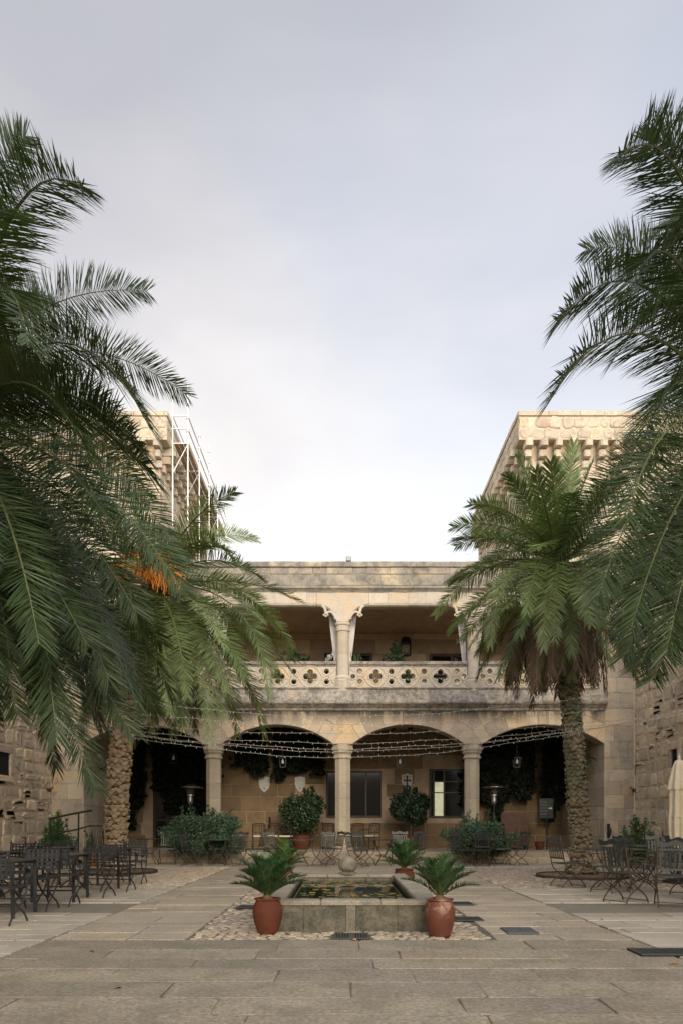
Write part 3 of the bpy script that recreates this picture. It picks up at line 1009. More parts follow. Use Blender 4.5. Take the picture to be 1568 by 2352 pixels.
# upper columns on bell-shaped corbels, flaring springers, lintel stones
for ci, cx in enumerate(COLX + [XR - .12]):
    yc = 20.99
    upper = MB().lathe([(.178, 5.72), (.176, 6.35)], 18, (cx, yc, 0))
    col = B('upper_column', upper, M['carved'], smooth=False)
    B('shaft', MB().lathe([(.174, 6.353), (.172, 7.06)], 18, (cx, yc, 0)), M['column'], col)
    B('base', MB().lathe([(.05, 5.02), (.155, 5.04), (.175, 5.10), (.185, 5.12), (.16, 5.15), (.20, 5.24), (.235, 5.40), (.245, 5.47), (.225, 5.485), (.235, 5.50), (.24, 5.55), (.205, 5.60), (.225, 5.62), (.225, 5.655), (.19, 5.70), (.178, 5.72)], 12, (cx, yc, 0)), M['carved'], col)
    B('capital', MB().lathe([(.172, 7.06), (.20, 7.075), (.205, 7.10), (.19, 7.115), (.19, 7.24), (.215, 7.255), (.222, 7.30), (.21, 7.335), (.18, 7.345)], 18, (cx, yc, 0)), M['carved'], col)
    if ci == 3:
        continue
    pts = [(-.78, 8.27), (.78, 8.27), (.78, 7.86)]
    pr = [(.78 - .60 * math.cos(t), 7.34 + .52 * math.sin(t)) for t in [PI / 2 * q / 10 for q in range(10, -1, -1)]]
    poly_r = [(0.0, 8.27), (0.0, 7.34)] + [(p[0], p[1]) for p in pr[::-1]] + [(.78, 8.27)]
    mb = MB()
    # built in vertical strips so no face is concave
    cols_ = pr[::-1]
    for sgn in (-1, 1):
        strip = [(0.0, 7.34)] + cols_
        for i in range(len(strip) - 1):
            (xa_, za_), (xb_, zb_) = strip[i], strip[i + 1]
            if abs(xb_ - xa_) < 1e-6:
                continue
            bev = .05
            p = [(cx + sgn * xa_, 8.27), (cx + sgn * xb_, 8.27), (cx + sgn * xb_, zb_), (cx + sgn * xa_, za_)]
            f0 = [(a_, YF + .02, b_) for a_, b_ in p[:2]] + [(p[2][0], YF + .02, p[2][1] + bev), (p[3][0], YF + .02, p[3][1] + bev)]
            f1 = [(p[2][0], YF + .02 + bev, p[2][1]), (p[3][0], YF + .02 + bev, p[3][1]), (p[2][0], 21.3, p[2][1]), (p[3][0], 21.3, p[3][1])]
            fs = [(0, 3, 2, 1), (3, 5, 4, 2), (5, 7, 6, 4)]
            if sgn < 0:
                fs = [tuple(reversed(f)) for f in fs]
            mb.add(f0 + f1, fs)
    B('springer', mb, M['arch_up'] if 'arch_up' in M else M['carved'], smooth=False)
    for sgn in (-1, 1):
        h = MB()
        c1 = catmull([(cx + sgn * .62, YF + .06, 7.86), (cx + sgn * .545, YF + .04, 7.80), (cx + sgn * .515, YF + .03, 7.70), (cx + sgn * .50, YF + .03, 7.60)], 5)
        h.tube(c1, [.05, .05, .048, .046] + [.045] * (len(c1) - 5) + [.055], 7)
        c2 = catmull([(cx + sgn * .50, YF + .03, 7.60), (cx + sgn * .43, YF + .03, 7.66), (cx + sgn * .34, YF + .03, 7.665), (cx + sgn * .25, YF + .03, 7.57), (cx + sgn * .20, YF + .04, 7.44)], 5)
        h.tube(c2, .042, 7)
        for dx, dz in ((-.055, -.01), (.0, -.045), (.055, -.01)):
            h.ball((cx + sgn * .505 + dx, YF + .03, 7.585 + dz), .04, 7, 5)
        B('cusp', h, M['carved'], smooth=True)
LINT = [(-.38, 7.86), (-.06, 7.86), (-.035, 7.87), (-.022, 7.895), (-.018, 8.268), (-.38, 8.268)]
LINT = [(-.38, 7.855), (-.10, 7.855), (-.045, 7.885), (-.018, 7.95), (-.012, 8.268), (-.38, 8.268)]
for i in range(4):
    a = edges[i] + (.785 if i else 0)
    b = edges[i + 1] - (.785 if i < 3 else 0)
    run('lintel_stone', LINT, a, b, .42, .62, M['arch_up'] if 'arch_up' in M else M['carved'])
run('string_stone', [(-.4, 8.27), (.0, 8.27), (.015, 8.30), (.055, 8.345), (.085, 8.36), (.09, 8.40), (.07, 8.43), (.0, 8.47), (-.4, 8.47)], XL, XR, .9, 1.5, M['parapet'])
B('parapet', MB().box(XL, XR, YB + .01, 21.5, 8.45, 9.03), M['mortar_dark'])
for z0, z1, wa, wb in ((8.475, 8.815, .72, 1.1), (8.822, 9.03, .35, .8)):
    for q in courses(XL, XR, z0, z1, z1 - z0, z1 - z0, wa, wb, .012, .004, .014):
        B('parapet_stone', MB().stone(q, (0, YF + .02, 0), X, Z, -Y, R.uniform(.008, .022), .012), M['parapet'])
run('coping_stone', [(-.65, 9.03), (.03, 9.03), (.045, 9.05), (.045, 9.16), (.02, 9.20), (-.1, 9.235), (-.65, 9.235)], XL, XR, .6, 1.1, M['parapet'])
# upper gallery: ceiling and back wall stones
B('ceiling', MB().box(XL, XR, 21.31, 24.9, 8.12, 8.4), M['plaster'])
UW = [(-.66, 1.13, 5.2, 7.42), (3.15, 4.9, 5.2, 7.40)]
for q in courses(XL, XR, 5.2, 8.12, .45, .65, .6, 1.2, .02, .006, .03, holes=UW):
    B('back_wall_stone', MB().stone(q, (0, BW + .012, 0), X, Z, -Y, R.uniform(.006, .02), .012), M['backwall_up'] if 'backwall_up' in M else M['backwall'])

# windows and doors of the building
def window(name, x0, x1, z0, z1, mullions, rails, frame_mat, fw=.07, y=BW, lit=(), label=None):
    f = MB()
    f.box(x0, x1, y - .06, y + .008, z1 - fw, z1)
    f.box(x0, x1, y - .06, y + .008, z0, z0 + fw)
    f.box(x0, x0 + fw, y - .06, y + .008, z0 + fw + .002, z1 - fw - .002)
    f.box(x1 - fw, x1, y - .06, y + .008, z0 + fw + .002, z1 - fw - .002)
    for m_ in mullions:
        f.box(m_ - fw * .45, m_ + fw * .45, y - .05, y + .007, z0 + fw + .003, z1 - fw - .003)
    w = B(name, f, frame_mat)
    if label:
        w['label'] = label
    xs = [x0 + fw] + sum([[m_ - fw * .45, m_ + fw * .45] for m_ in mullions], []) + [x1 - fw]
    zs = [z0 + fw] + sum([[r_ - fw * .3, r_ + fw * .3] for r_ in rails], []) + [z1 - fw]
    for r_ in rails:
        rb = MB()
        for i in range(0, len(xs), 2):
            rb.box(xs[i], xs[i + 1], y - .045, y + .006, r_ - fw * .3, r_ + fw * .3)
        B('glazing_bar', rb, frame_mat, w)
    for i in range(0, len(xs), 2):
        for j in range(0, len(zs), 2):
            B('pane', MB().box(xs[i], xs[i + 1], y - .02, y - .012, zs[j], zs[j + 1]), M['lit'] if (i // 2, j // 2) in lit else M['glass'], w)
    return w
window('window', -.55, 1.46, 1.40, 3.08, [.10, .86], [], M['darkwood'], .06)
window('window', 3.19, 4.46, 1.39, 3.16, [3.36, 3.73], [2.30, 2.70], M['darkwood'], .06, lit={(1, 0), (1, 1)}, label='dark window with two pale lit panes on its left half')
window('door', -6.85, -4.95, .30, 2.95, [-5.9], [1.3], M['darkwood'], .10)
window('window', -.62, 1.09, 5.25, 7.38, [.25], [], M['darkwood'], .10)
window('window', 3.2, 4.85, 5.25, 7.36, [4.02], [6.6], M['redwood'], .10)
B('wall_slot', MB().box(-2.64, -2.57, BW - .02, BW - .005, .99, 1.41), M['black_void'])
sp = MB()
sp.tube([(3.72 - .62, YF + .1, 8.80), (3.72 - .62, YF - .28, 8.74)], .075, 10)
B('water_spout', MB().tube([(3.62, YF + .05, 8.86), (3.62, YF - .18, 8.80), (3.62, YF - .32, 8.78)], [.16, .15, .12], 10), M['parapet'])
B('spout_mouth', MB().tube([(3.62, YF - .315, 8.785), (3.62, YF - .335, 8.783)], .06, 10), M['black_void'])

# ---------------------------------------------------------------- side wings, rear wing
def wing(name, label, x0, x1, y0, y1, h, mat):
    t = thing(name, label, 'castle wing', ((x0 + x1) / 2, (y0 + y1) / 2, 0))
    mb = MB().box(x0, x1, y0, y1, -.05, h)
    mb.v = [(a - t.location.x, b - t.location.y, c) for a, b, c in mb.v]
    obj('wall', mb, mat, t)
    return t
def wing_stone(name, mb, mat, t):
    mb.v = [(a - t.location.x, b - t.location.y, c) for a, b, c in mb.v]
    return obj(name, mb, mat, t)
lw = wing('stone_wing', 'rubble stone wing at left edge behind the lattice chairs', -15, -8.87, -14, 20.9, 9.2, M['mortar'])
rw = wing('stone_wing', 'rubble stone wing with small square window beside closed cream parasol', 8.97, 15, 15, 20.9, 9.2, M['mortar'])
wing_low = MB().box(8.975, 15, -14, 14.99, -.05, 5.4)
wing_low.v = [(a - rw.location.x, b - rw.location.y, c) for a, b, c in wing_low.v]
obj('low_wall', wing_low, M['mortar'], rw)
bw_ = thing('stone_wing', 'castle wing closing the courtyard behind the viewer', 'castle wing', (0, -17, 0))
obj('wall', MB().box(-34, 40, -3, 3, -.05, 6.0), M['mortar'], bw_)
# right: a small square opening; left: a window recess at the frame's edge
SQ = (17.98, 18.78, 2.58, 3.32)
for q in courses(16.9, 20.88, 0, 7.6, .20, .48, .20, .66, .045, .026, .085, split=.25, holes=[(18.12, 18.52, 2.66, 3.22)]):
    q = [(-a, b) for a, b in reversed(q)]
    wing_stone('stone', MB().stone(q, (8.97, 0, 0), -Y, Z, -X, R.uniform(.006, .042), .034, back=-.03), M['rubble'], rw)
for q in courses(16.9, 20.88, 0, 6.4, .20, .48, .20, .66, .045, .026, .085, split=.25, holes=[(16.0, 18.35, 2.4, 3.25)]):
    wing_stone('stone', MB().stone(q, (-8.87, 0, 0), Y, Z, X, R.uniform(.006, .042), .034, back=-.03), M['rubble'], lw)
def recess(t, xw, s, ya, yb, za, zb):
    # jambs proud of the wall and a dark back, so the opening has depth
    d = .06
    mbk = MB().box(xw - .004, xw + .004, ya, yb, za, zb)
    wing_stone('opening', mbk, M['black_void'], t)
    for a, b, c, e in ((ya - .16, ya, za, zb), (yb, yb + .16, za, zb), (ya - .16, yb + .16, zb, zb + .2), (ya - .16, yb + .16, za - .16, za)):
        x_a, x_b = sorted((xw - s * .05, xw + s * d))
        wing_stone('jamb_stone', MB().bbox(x_a, x_b, a + .004, b - .004, c + .003, e - .003, .015), M['rubble'], t)
recess(rw, 8.97, -1, 18.16, 18.5, 2.70, 3.18)
recess(lw, -8.87, 1, 17.2, 18.2, 2.45, 3.05)
for nm, xw, s, t, pos in (('iron_hook', 8.97, -1, rw, (20.75, 2.22)), ('iron_hook', -8.87, 1, lw, (20.55, 2.22))):
    mb = MB()
    x = xw + s * .05
    mb.tube([(xw, pos[0], pos[1]), (xw + s * .16, pos[0], pos[1] + .01), (xw + s * .2, pos[0], pos[1] + .07)], .022, 6)
    mb.tube([(xw, pos[0], pos[1] - .05), (xw + s * .12, pos[0], pos[1] - .09), (xw + s * .16, pos[0] - .05, pos[1])], .02, 6)
    mb.ball((xw + s * .08, pos[0], pos[1] - .02), .05, 7, 5)
    wing_stone(nm, mb, M['rust'], t)

# ---------------------------------------------------------------- towers
def tower(label, xi, side):
    """front face at y=26, inner face at x=xi, the tower runs outward to side*inf"""
    t = thing('castle_tower', label, 'tower', (xi, 26, 0))
    out = side
    xo = xi + out * 9.0
    x0, x1 = sorted((xi, xo))
    def T(name, mb, mat):
        mb.v = [(a - xi, b - 26, c) for a, b, c in mb.v]
        return obj(name, mb, mat, t)
    T('wall', MB().box(x0, x1, 26, 35, 0, 16.2), M['mortar'])
    # parapet storey stands out over the corbels
    pj = .34
    px0, px1 = x0 - pj, x1 + pj
    T('parapet', MB().box(px0, px1, 26 - pj, 35, 15.62, 16.5), M['mortar'])
    # coping
    x = px0 - .05
    while x < px1:
        x2 = min(px1 + .05, x + R.uniform(.8, 1.3))
        T('coping_stone', MB().bbox(x + .004, x2 - .004, 26 - pj - .06, 26.2, 16.5, 16.68 + R.uniform(-.01, .01), .02), M['tower'])
        x = x2
    y = 26.205
    xs_ = (xi - out * (pj + .06), xi + out * .2)
    while y < 35:
        y2 = min(35, y + R.uniform(.8, 1.3))
        T('coping_stone', MB().bbox(min(xs_), max(xs_), y + .004, y2 - .004, 16.5, 16.68 + R.uniform(-.01, .01), .02), M['tower'])
        y = y2
    vx0, vx1 = (xi - pj, xi + 5.6) if out > 0 else (xi - 5.6, xi + pj)
    for q in courses(vx0, vx1, 15.64, 16.49, .38, .45, .3, .7, .035, .032, .09):
        T('parapet_stone', MB().stone(q, (0, 26 - pj, 0), X, Z, -Y, R.uniform(.012, .05), .03), M['tower'])
    wx0, wx1 = (xi, xi + 5.2) if out > 0 else (xi - 5.2, xi)
    for q in courses(wx0, wx1, 9.2, 14.62, .36, .52, .35, .75, .035, .032, .09):
        T('stone', MB().stone(q, (0, 26, 0), X, Z, -Y, R.uniform(.012, .05), .03), M['tower'])
    # inner side
    for q in courses(26 - pj, 35, 15.64, 16.49, .38, .45, .45, .9, .035, .032, .09):
        if out > 0:
            q = [(-a, b) for a, b in reversed(q)]
            T('parapet_stone', MB().stone(q, (xi - pj, 0, 0), -Y, Z, -X, R.uniform(.012, .04), .03), M['tower'])
        else:
            T('parapet_stone', MB().stone(q, (xi + pj, 0, 0), Y, Z, X, R.uniform(.012, .04), .03), M['tower'])
    for q in courses(26, 35, 9.2, 14.62, .45, .6, .5, 1.0, .035, .032, .09):
        if out > 0:
            q = [(-a, b) for a, b in reversed(q)]
            T('stone', MB().stone(q, (xi, 0, 0), -Y, Z, -X, R.uniform(.012, .04), .03), M['tower'])
        else:
            T('stone', MB().stone(q, (xi, 0, 0), Y, Z, X, R.uniform(.012, .04), .03), M['tower'])
    # three-step corbels
    n = 9
    for i in range(n):
        c = xi + out * (.02 + i * .56)
        w = R.uniform(.115, .145)
        cb = MB()
        for s in range(3):
            d = .14 + .20 * s
            z0 = 14.68 + s * .315
            w2 = w + R.uniform(-.012, .012)
            cb.bbox(c - w2, c + w2, 26 - d, 26.02, z0 + .004, z0 + .305, .05)
        T('corbel', cb, M['tower'])
    for i in range(14):
        yc = 26.35 + i * .6
        cb = MB()
        for s in range(3):
            d = .14 + .20 * s
            z0 = 14.68 + s * .315
            xs = sorted((xi - out * d, xi + out * .02))
            cb.bbox(xs[0], xs[1], yc - .13, yc + .13, z0 + .004, z0 + .305, .035)
        T('corbel', cb, M['tower'])
    return t
tower('square stone tower with stepped corbels behind the right palms', 7.0, 1)
tower('square stone tower beside the scaffold, behind the left palms', -6.9, -1)
# ---------------------------------------------------------------- palms
rng = np.random.default_rng(5)

def frond_obj(P0, P1, P2, nl, Lm, wid, parent, dead=False, vee=22, seed=0, mats=None, droop=.07, name='frond', azd=None, twist=0.0, roll=0.0, base_t=.10, rr=.022, off=(0, 0, 0), fwd=(62, 26), nseg=3, label=None):
    """one pinnate leaf: quadratic Bezier rachis P0-P1-P2, leaflets in a V along it"""
    rg = np.random.default_rng(seed)
    P0, P1, P2 = (np.array(p, float) - np.array(off, float) for p in (P0, P1, P2))
    def cur(t):
        t = np.asarray(t)[:, None]
        return (1 - t) ** 2 * P0 + 2 * t * (1 - t) * P1 + t ** 2 * P2
    def der(t):
        t = np.asarray(t)[:, None]
        d = 2 * (1 - t) * (P1 - P0) + 2 * t * (P2 - P1)
        return d / (np.linalg.norm(d, axis=1, keepdims=True) + 1e-9)
    h = (P2 - P0) * np.array([1, 1, 0])
    if azd is not None:
        h = np.array([azd[0], azd[1], 0.0])
    if np.linalg.norm(h) < 1e-3:
        h = np.array([0, -1.0, 0])
    h /= np.linalg.norm(h)
    S0 = np.cross(h, [0, 0, 1.0])
    t = np.linspace(base_t, 1.0, nl)
    V, Fc, MI = [], [], []
    nv = 0
    for s in (-1.0, 1.0):
        tt = np.clip(t + rg.uniform(-.4, .4, nl) / nl, base_t, 1.0)
        B_, T_ = cur(tt), der(tt)
        S = np.tile(S0, (nl, 1))
        S = S - T_ * (S * T_).sum(1, keepdims=True)
        S /= np.linalg.norm(S, axis=1, keepdims=True)
        N = np.cross(S, T_)
        if twist or roll:
            a = roll + twist * tt[:, None]
            S, N = S * np.cos(a) + N * np.sin(a), N * np.cos(a) - S * np.sin(a)
        u = (tt - base_t) / (1 - base_t)
        phi = np.radians(fwd[0] + (fwd[1] - fwd[0]) * u ** 2.2 + rg.normal(0, 4, nl) + 5 * np.sin(tt * 61 + seed))
        beta = np.radians(vee + rg.normal(0, 9, nl))
        d = np.cos(phi)[:, None] * T_ + np.sin(phi)[:, None] * (s * S * np.cos(beta)[:, None] + N * np.sin(beta)[:, None])
        L = Lm * np.clip(.32 + 1.5 * np.sqrt(np.maximum(u, 0)) * 1.0, 0, 1) * (1 - .50 * np.clip((u - .68) / .32, 0, 1) ** 1.5) * rg.uniform(.86, 1.1, nl)
        # leaflets often bunch in small groups and gap
        if dead:
            L *= rg.uniform(.6, 1.0, nl)
        w = np.cross(d, N)
        w /= np.linalg.norm(w, axis=1, keepdims=True) + 1e-9
        _roll = rg.normal(0, .3, nl)
        w = w * np.cos(_roll)[:, None] + N * np.sin(_roll)[:, None]
        dr = droop * L * rg.uniform(.5, 1.5, nl)
        rows = []
        for q, (f, wf) in enumerate(((0, .45), (.33, 1.0), (.70, .75))[:nseg]):
            c = B_ + d * (L * f)[:, None]
            c[:, 2] -= dr * f * f
            rows.append(c - w * (wid * wf))
            rows.append(c + w * (wid * wf))
        tip = B_ + d * L[:, None]
        tip[:, 2] -= dr
        rows.append(tip)
        A = np.stack(rows, 1)           # nl x 7 x 3
        k = A.shape[1]
        V.append(A.reshape(-1, 3))
        for i in range(nl):
            b = nv + i * k
            for q in range(nseg - 1):
                Fc.append((b + 2 * q, b + 2 * q + 1, b + 2 * q + 3, b + 2 * q + 2))
            Fc.append((b + 2 * nseg - 2, b + 2 * nseg - 1, b + 2 * nseg))
            MI.extend([0] * nseg)
        nv += nl * k
    # rachis
    ns = 14
    ts = np.linspace(0, 1, ns)
    Cc, Tc = cur(ts), der(ts)
    for i in range(ns):
        S = S0 - Tc[i] * (S0 @ Tc[i])
        S /= np.linalg.norm(S) + 1e-9
        N = np.cross(S, Tc[i])
        r = rr * (1.25 - 1.08 * ts[i])
        V.append(np.array([Cc[i] + S * r * 1.3, Cc[i] + N * r * .7, Cc[i] - S * r * 1.3, Cc[i] - N * r * .7]))
    for i in range(ns - 1):
        for k in range(4):
            Fc.append((nv + i * 4 + k, nv + i * 4 + (k + 1) % 4, nv + i * 4 + 4 + (k + 1) % 4, nv + i * 4 + 4 + k))
            MI.append(1)
    V = np.concatenate(V)
    me = bpy.data.meshes.new(name)
    me.from_pydata(V.tolist(), [], Fc)
    for m in (mats or ((M['frond_dead'], M['rachis_dead']) if dead else (M['frond'], M['rachis']))):
        me.materials.append(m)
    me.polygons.foreach_set('material_index', MI)
    me.update()
    return link(name, me, parent, label=label)

def ray_tip(crown, u, v, chord, front):
    """the point on the sight line through (u, v) that lies `chord` metres from the crown"""
    eye = Vector((0, 0, 1.2))
    d = (P(u, v, 10) - eye).normalized()
    oc = eye - crown
    b = oc.dot(d)
    c = oc.dot(oc) - chord * chord
    disc = b * b - c
    if disc <= 0:
        return eye + d * (-b)
    s = -b - math.sqrt(disc) if front else -b + math.sqrt(disc)
    return eye + d * s
def through(crown, tip, u, v):
    """the sight line through (u, v) met with the upright plane that holds crown and tip"""
    eye = Vector((0, 0, 1.2))
    d = P(u, v, 10) - eye
    h = Vector((tip.x - crown.x, tip.y - crown.y, 0))
    n = Vector((-h.y, h.x, 0))
    den = n.dot(d)
    if abs(den) < 1e-6:
        return None
    return eye + d * (n.dot(crown - eye) / den)

def palm(name, label, base, crown, r0, r1, tmat, scale_h, group, ex=1.1, tip_m=None):
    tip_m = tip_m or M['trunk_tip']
    t = thing(name, label, 'palm tree', tuple(base), 0, group)
    base, crown = Vector(base), Vector(crown)
    d = crown - base
    core = MB()
    n = 24
    pts = [Vector((d.x * (i / n) ** ex, d.y * i / n, d.z * i / n)) for i in range(n + 1)]
    rad = []
    for i in range(n + 1):
        f = i / n
        z = f * d.z
        r = r0 + (r1 - r0) * min(1, f * 1.15)
        if z < .5:
            r += .16 * (1 - z / .5) ** 2
        rad.append(r)
    core.tube(pts, rad, 16)
    tr = obj('trunk', core, M['trunk_core'], t, smooth=True)
    # old leaf bases: rings of overlapping pointed scales
    sc = MB()
    z = .05
    row = 0
    while z < d.z - .25:
        f = z / d.z
        c = Vector((d.x * f ** ex, d.y * f, z))
        r = r0 + (r1 - r0) * min(1, f * 1.15) + (.16 * (1 - z / .5) ** 2 if z < .5 else 0)
        m = 11
        for k in range(m):
            a = 2 * PI * (k + .5 * (row % 2)) / m + R.uniform(-.06, .06)
            hw = PI / m * R.uniform(1.1, 1.4)
            hh = scale_h * R.uniform(.65, 1.35)
            out = R.uniform(.02, .09)
            dzj = R.uniform(-.028, .028)
            def at(da, dz, dr):
                return (c.x + math.cos(a + da) * (r + dr), c.y + math.sin(a + da) * (r + dr), c.z + dz + dzj)
            vv = ([at(-hw, hh * .1, -.004), at(hw, hh * .1, -.004), at(hw * .8, hh * .75, out * .7), at(0, hh * 1.05, out), at(-hw * .8, hh * .75, out * .7), at(0, hh * .25, out * .55), at(0, hh * 1.15, -.01), at(-hw, hh * .9, -.006), at(hw, hh * .9, -.006)])
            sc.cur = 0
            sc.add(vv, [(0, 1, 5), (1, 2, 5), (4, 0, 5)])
            sc.cur = 1  # upper faces of each scale take the paler colour
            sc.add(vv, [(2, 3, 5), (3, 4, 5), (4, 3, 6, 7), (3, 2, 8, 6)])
        z += scale_h * R.uniform(.72, .86)
        row += 1
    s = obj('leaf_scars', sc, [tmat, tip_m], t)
    s['kind'] = 'stuff'
    # fibrous crown boss where the leaves spring
    bm = MB()
    bm.ball((d.x, d.y, d.z - .1), r1 * 1.35, 12, 8, (1, 1, 1.5))
    obj('crown_boss', bm, M['fibre'], t, smooth=True)
    return t

GRP = 'date palms around the courtyard'
# --- the near left palm
def key_fronds(t, base, crown, keys, chord, nl, Lm, wid, mats=None, seed0=0, rollk=.85, **kw):
    for i, kq in enumerate(keys):
        (mu, mv, tu, tv, fr) = kq[:5]
        ch = chord * (kq[5] if len(kq) > 5 else 1.0)
        tip = ray_tip(crown, tu, tv, ch, fr)
        h = Vector((tip.x - crown.x, tip.y - crown.y, 0))
        Mp = through(crown, tip, mu, mv)
        tm = .5
        if Mp is not None:
            q1, q2 = (Mp - crown).length, (tip - Mp).length
            tm = min(.72, max(.34, q1 / (q1 + q2 + 1e-6)))
        ok = Mp is not None and (Mp - crown).length < ch * 1.05 and h.dot(Mp - crown) > -.2
        if ok:
            P1 = (Mp - crown * (1 - tm) ** 2 - tip * tm ** 2) / (2 * tm * (1 - tm))
            if (P1 - crown).length > ch * 1.25:
                ok = False
        if not ok:
            P1 = crown + h * .5 + Vector((0, 0, .28 * ch + max(0, (tip.z - crown.z) * .7)))
        # the leaf rolls on its stalk: its broad face turns towards the open courtyard
        T0 = (tip - crown).normalized()
        S0 = h.normalized().cross(Vector((0, 0, 1)))
        N0 = S0.cross(T0)
        cd = (Vector((0, 0, 1.2)) - (crown + tip) / 2).normalized()
        ro = math.atan2(-S0.dot(cd), N0.dot(cd))
        if abs(ro) > PI / 2:
            ro -= math.copysign(PI, ro)
        ro *= (rollk if tip.z > crown.z - .6 else rollk * .5) * R.uniform(.75, 1.1)
        frond_obj(crown, P1, tip, nl, Lm, wid, t, seed=seed0 + i, mats=mats, off=base, twist=R.uniform(-.12, .12), roll=ro, **kw)

def wild_fronds(t, base, crown, n, length, nl, Lm, wid, el0, el1, az0=0, az1=2 * PI, mats=None, dead_from=9.9, seed0=0, sag=.5, vee=22, skip=None, **kw):
    """leaves springing evenly all round; young ones stand, old ones hang"""
    for i in range(n):
        f = (i + .5) / n
        az = az0 + ((i * 2.39996) % (2 * PI)) * (az1 - az0) / (2 * PI) + R.uniform(-.12, .12)
        el = RD(el0 + (el1 - el0) * f + R.uniform(-6, 6))
        L = length * R.uniform(.88, 1.08) * (1 - .12 * (f > .85))
        h = Vector((math.cos(az), math.sin(az), 0))
        if skip and skip(h, el):
            continue
        e1 = max(el, RD(-62))
        P1 = crown + h * (L * .55 * math.cos(e1)) + Vector((0, 0, L * .55 * math.sin(e1)))
        drop = sag * L * (.35 + .65 * math.cos(el)) * R.uniform(.75, 1.2)
        tip = crown + h * (L * .95 * max(.10, math.cos(el))) + Vector((0, 0, L * math.sin(el) - drop))
        if (tip - crown).length > L:
            tip = crown + (tip - crown).normalized() * L
        dead = f > dead_from
        frond_obj(crown - Vector((0, 0, .25 * f)), P1 - Vector((0, 0, .25 * f)), tip - Vector((0, 0, .25 * f)), nl, Lm * (.9 if dead else 1), wid, t, dead=dead, vee=vee - (25 * f), seed=seed0 + i,
                  mats=None if dead else mats, off=base, azd=(h.x, h.y), twist=R.uniform(-.15, .15), **kw)

D1 = 9.4
bl = Vector((-5.55, D1, 0)); cl = P(-112, 985, D1)
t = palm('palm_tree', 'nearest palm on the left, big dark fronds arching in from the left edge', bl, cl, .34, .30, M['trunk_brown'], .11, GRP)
KL = [(0, 395, 58, 312, False), (25, 500, 190, 430, True), (140, 900, 330, 1040, True), (120, 860, 300, 985, False), (165, 965, 345, 1150, False), (118, 700, 338, 668, False), (125, 786, 345, 985, True), (250, 815, 427, 905, False),
      (15, 660, 66, 785, True), (150, 938, 354, 1101, True), (224, 1050, 418, 1285, False), (224, 1118, 414, 1352, True), (150, 1172, 313, 1406, True),
      (255, 1205, 400, 1312, False), (185, 1365, 362, 1640, False, 1.12), (150, 1430, 300, 1680, True, 1.1), (62, 1330, 132, 1700, True, 1.1), (72, 1442, 218, 1808, True, 1.2),
      (-30, 1380, 40, 1640, True), (100, 1250, 250, 1560, True), (130, 1300, 330, 1500, False), (40, 1200, 200, 1480, True), (200, 1260, 372, 1480, False),
      (60, 1000, 240, 1180, True), (-20, 1100, 90, 1480, True), (20, 830, 190, 960, False), (-40, 560, 20, 480, True), (60, 880, 210, 1060, True), (-20, 700, 120, 690, False)]
key_fronds(t, bl, cl, KL, 4.55, 240, .58, .0080, seed0=100, droop=.05, vee=14, fwd=(66, 30))
wild_fronds(t, bl, cl, 44, 4.4, 165, .50, .0098, 60, -62, seed0=200, sag=.45, skip=lambda h, el: (el > RD(-20) and h.x > .25))
wild_fronds(t, bl, cl, 16, 4.5, 165, .50, .0098, -35, -68, az0=-1.2, az1=1.2, seed0=270, sag=.42)
# --- the near right palm
br = Vector((5.75, D1, 0)); cr = P(1698, 985, D1)
t = palm('palm_tree', 'nearest palm on the right, big dark fronds arching in from the right edge', br, cr, .34, .30, M['trunk_brown'], .11, GRP)
KR = [(1575, 355, 1490, 325, False), (1556, 392, 1421, 360, True), (1478, 580, 1347, 572, False), (1515, 575, 1450, 668, True), (1475, 655, 1283, 738, True),
      (1462, 765, 1268, 912, True), (1540, 890, 1478, 1005, True), (1500, 1030, 1440, 1185, True), (1478, 1040, 1272, 1298, False, 1.1), (1480, 1130, 1372, 1370, True, 1.05),
      (1500, 1230, 1382, 1400, False), (1520, 1290, 1440, 1500, True), (1560, 1330, 1470, 1530, True), (1600, 480, 1500, 545, False), (1545, 1180, 1450, 1440, True),
      (1530, 960, 1470, 1090, False), (1590, 1250, 1530, 1500, True), (1510, 700, 1400, 840, False), (1580, 1380, 1500, 1560, True), (1560, 620, 1480, 720, False)]
key_fronds(t, br, cr, KR, 4.4, 240, .58, .0080, seed0=300, droop=.05, vee=14, fwd=(66, 30))
wild_fronds(t, br, cr, 40, 4.2, 165, .49, .0098, 60, -60, seed0=400, sag=.45, skip=lambda h, el: (h.x < -.1 and el > RD(-28)) or (h.x < -.55))
# --- the far left palm with orange date stalks
bl2 = Vector((-5.42, 16.4, .02)); cl2 = P(352, 1345, 16.4)
t = palm('palm_tree', 'palm with orange date stalks and scaly brown trunk on the left', bl2, cl2, .232, .235, M['trunk_brown'], .115, GRP, 2.2)
KM = [(455, 1185, 540, 1130, True), (490, 1232, 590, 1240, False), (480, 1245, 545, 1300, True), (560, 1365, 672, 1490, False, 1.05), (545, 1400, 618, 1600, True, 1.05), (520, 1480, 606, 1690, True, 1.12),
      (490, 1480, 545, 1690, False, 1.12), (450, 1480, 480, 1700, True, 1.15), (500, 1330, 640, 1440, False), (430, 1440, 510, 1650, True, 1.05),
      (540, 1440, 640, 1560, False), (470, 1400, 560, 1560, True), (400, 1430, 430, 1600, True), (520, 1290, 600, 1330, True)]
MM = (M['frond_mid'], M['rachis'])
key_fronds(t, bl2, cl2, KM, 3.95, 140, .44, .0095, mats=MM, seed0=500, droop=.06)
wild_fronds(t, bl2, cl2, 62, 3.8, 110, .44, .0108, 68, -74, mats=MM, seed0=600, sag=.42, skip=lambda h, el: el > RD(28) and h.x > -.15)
fr = MB()
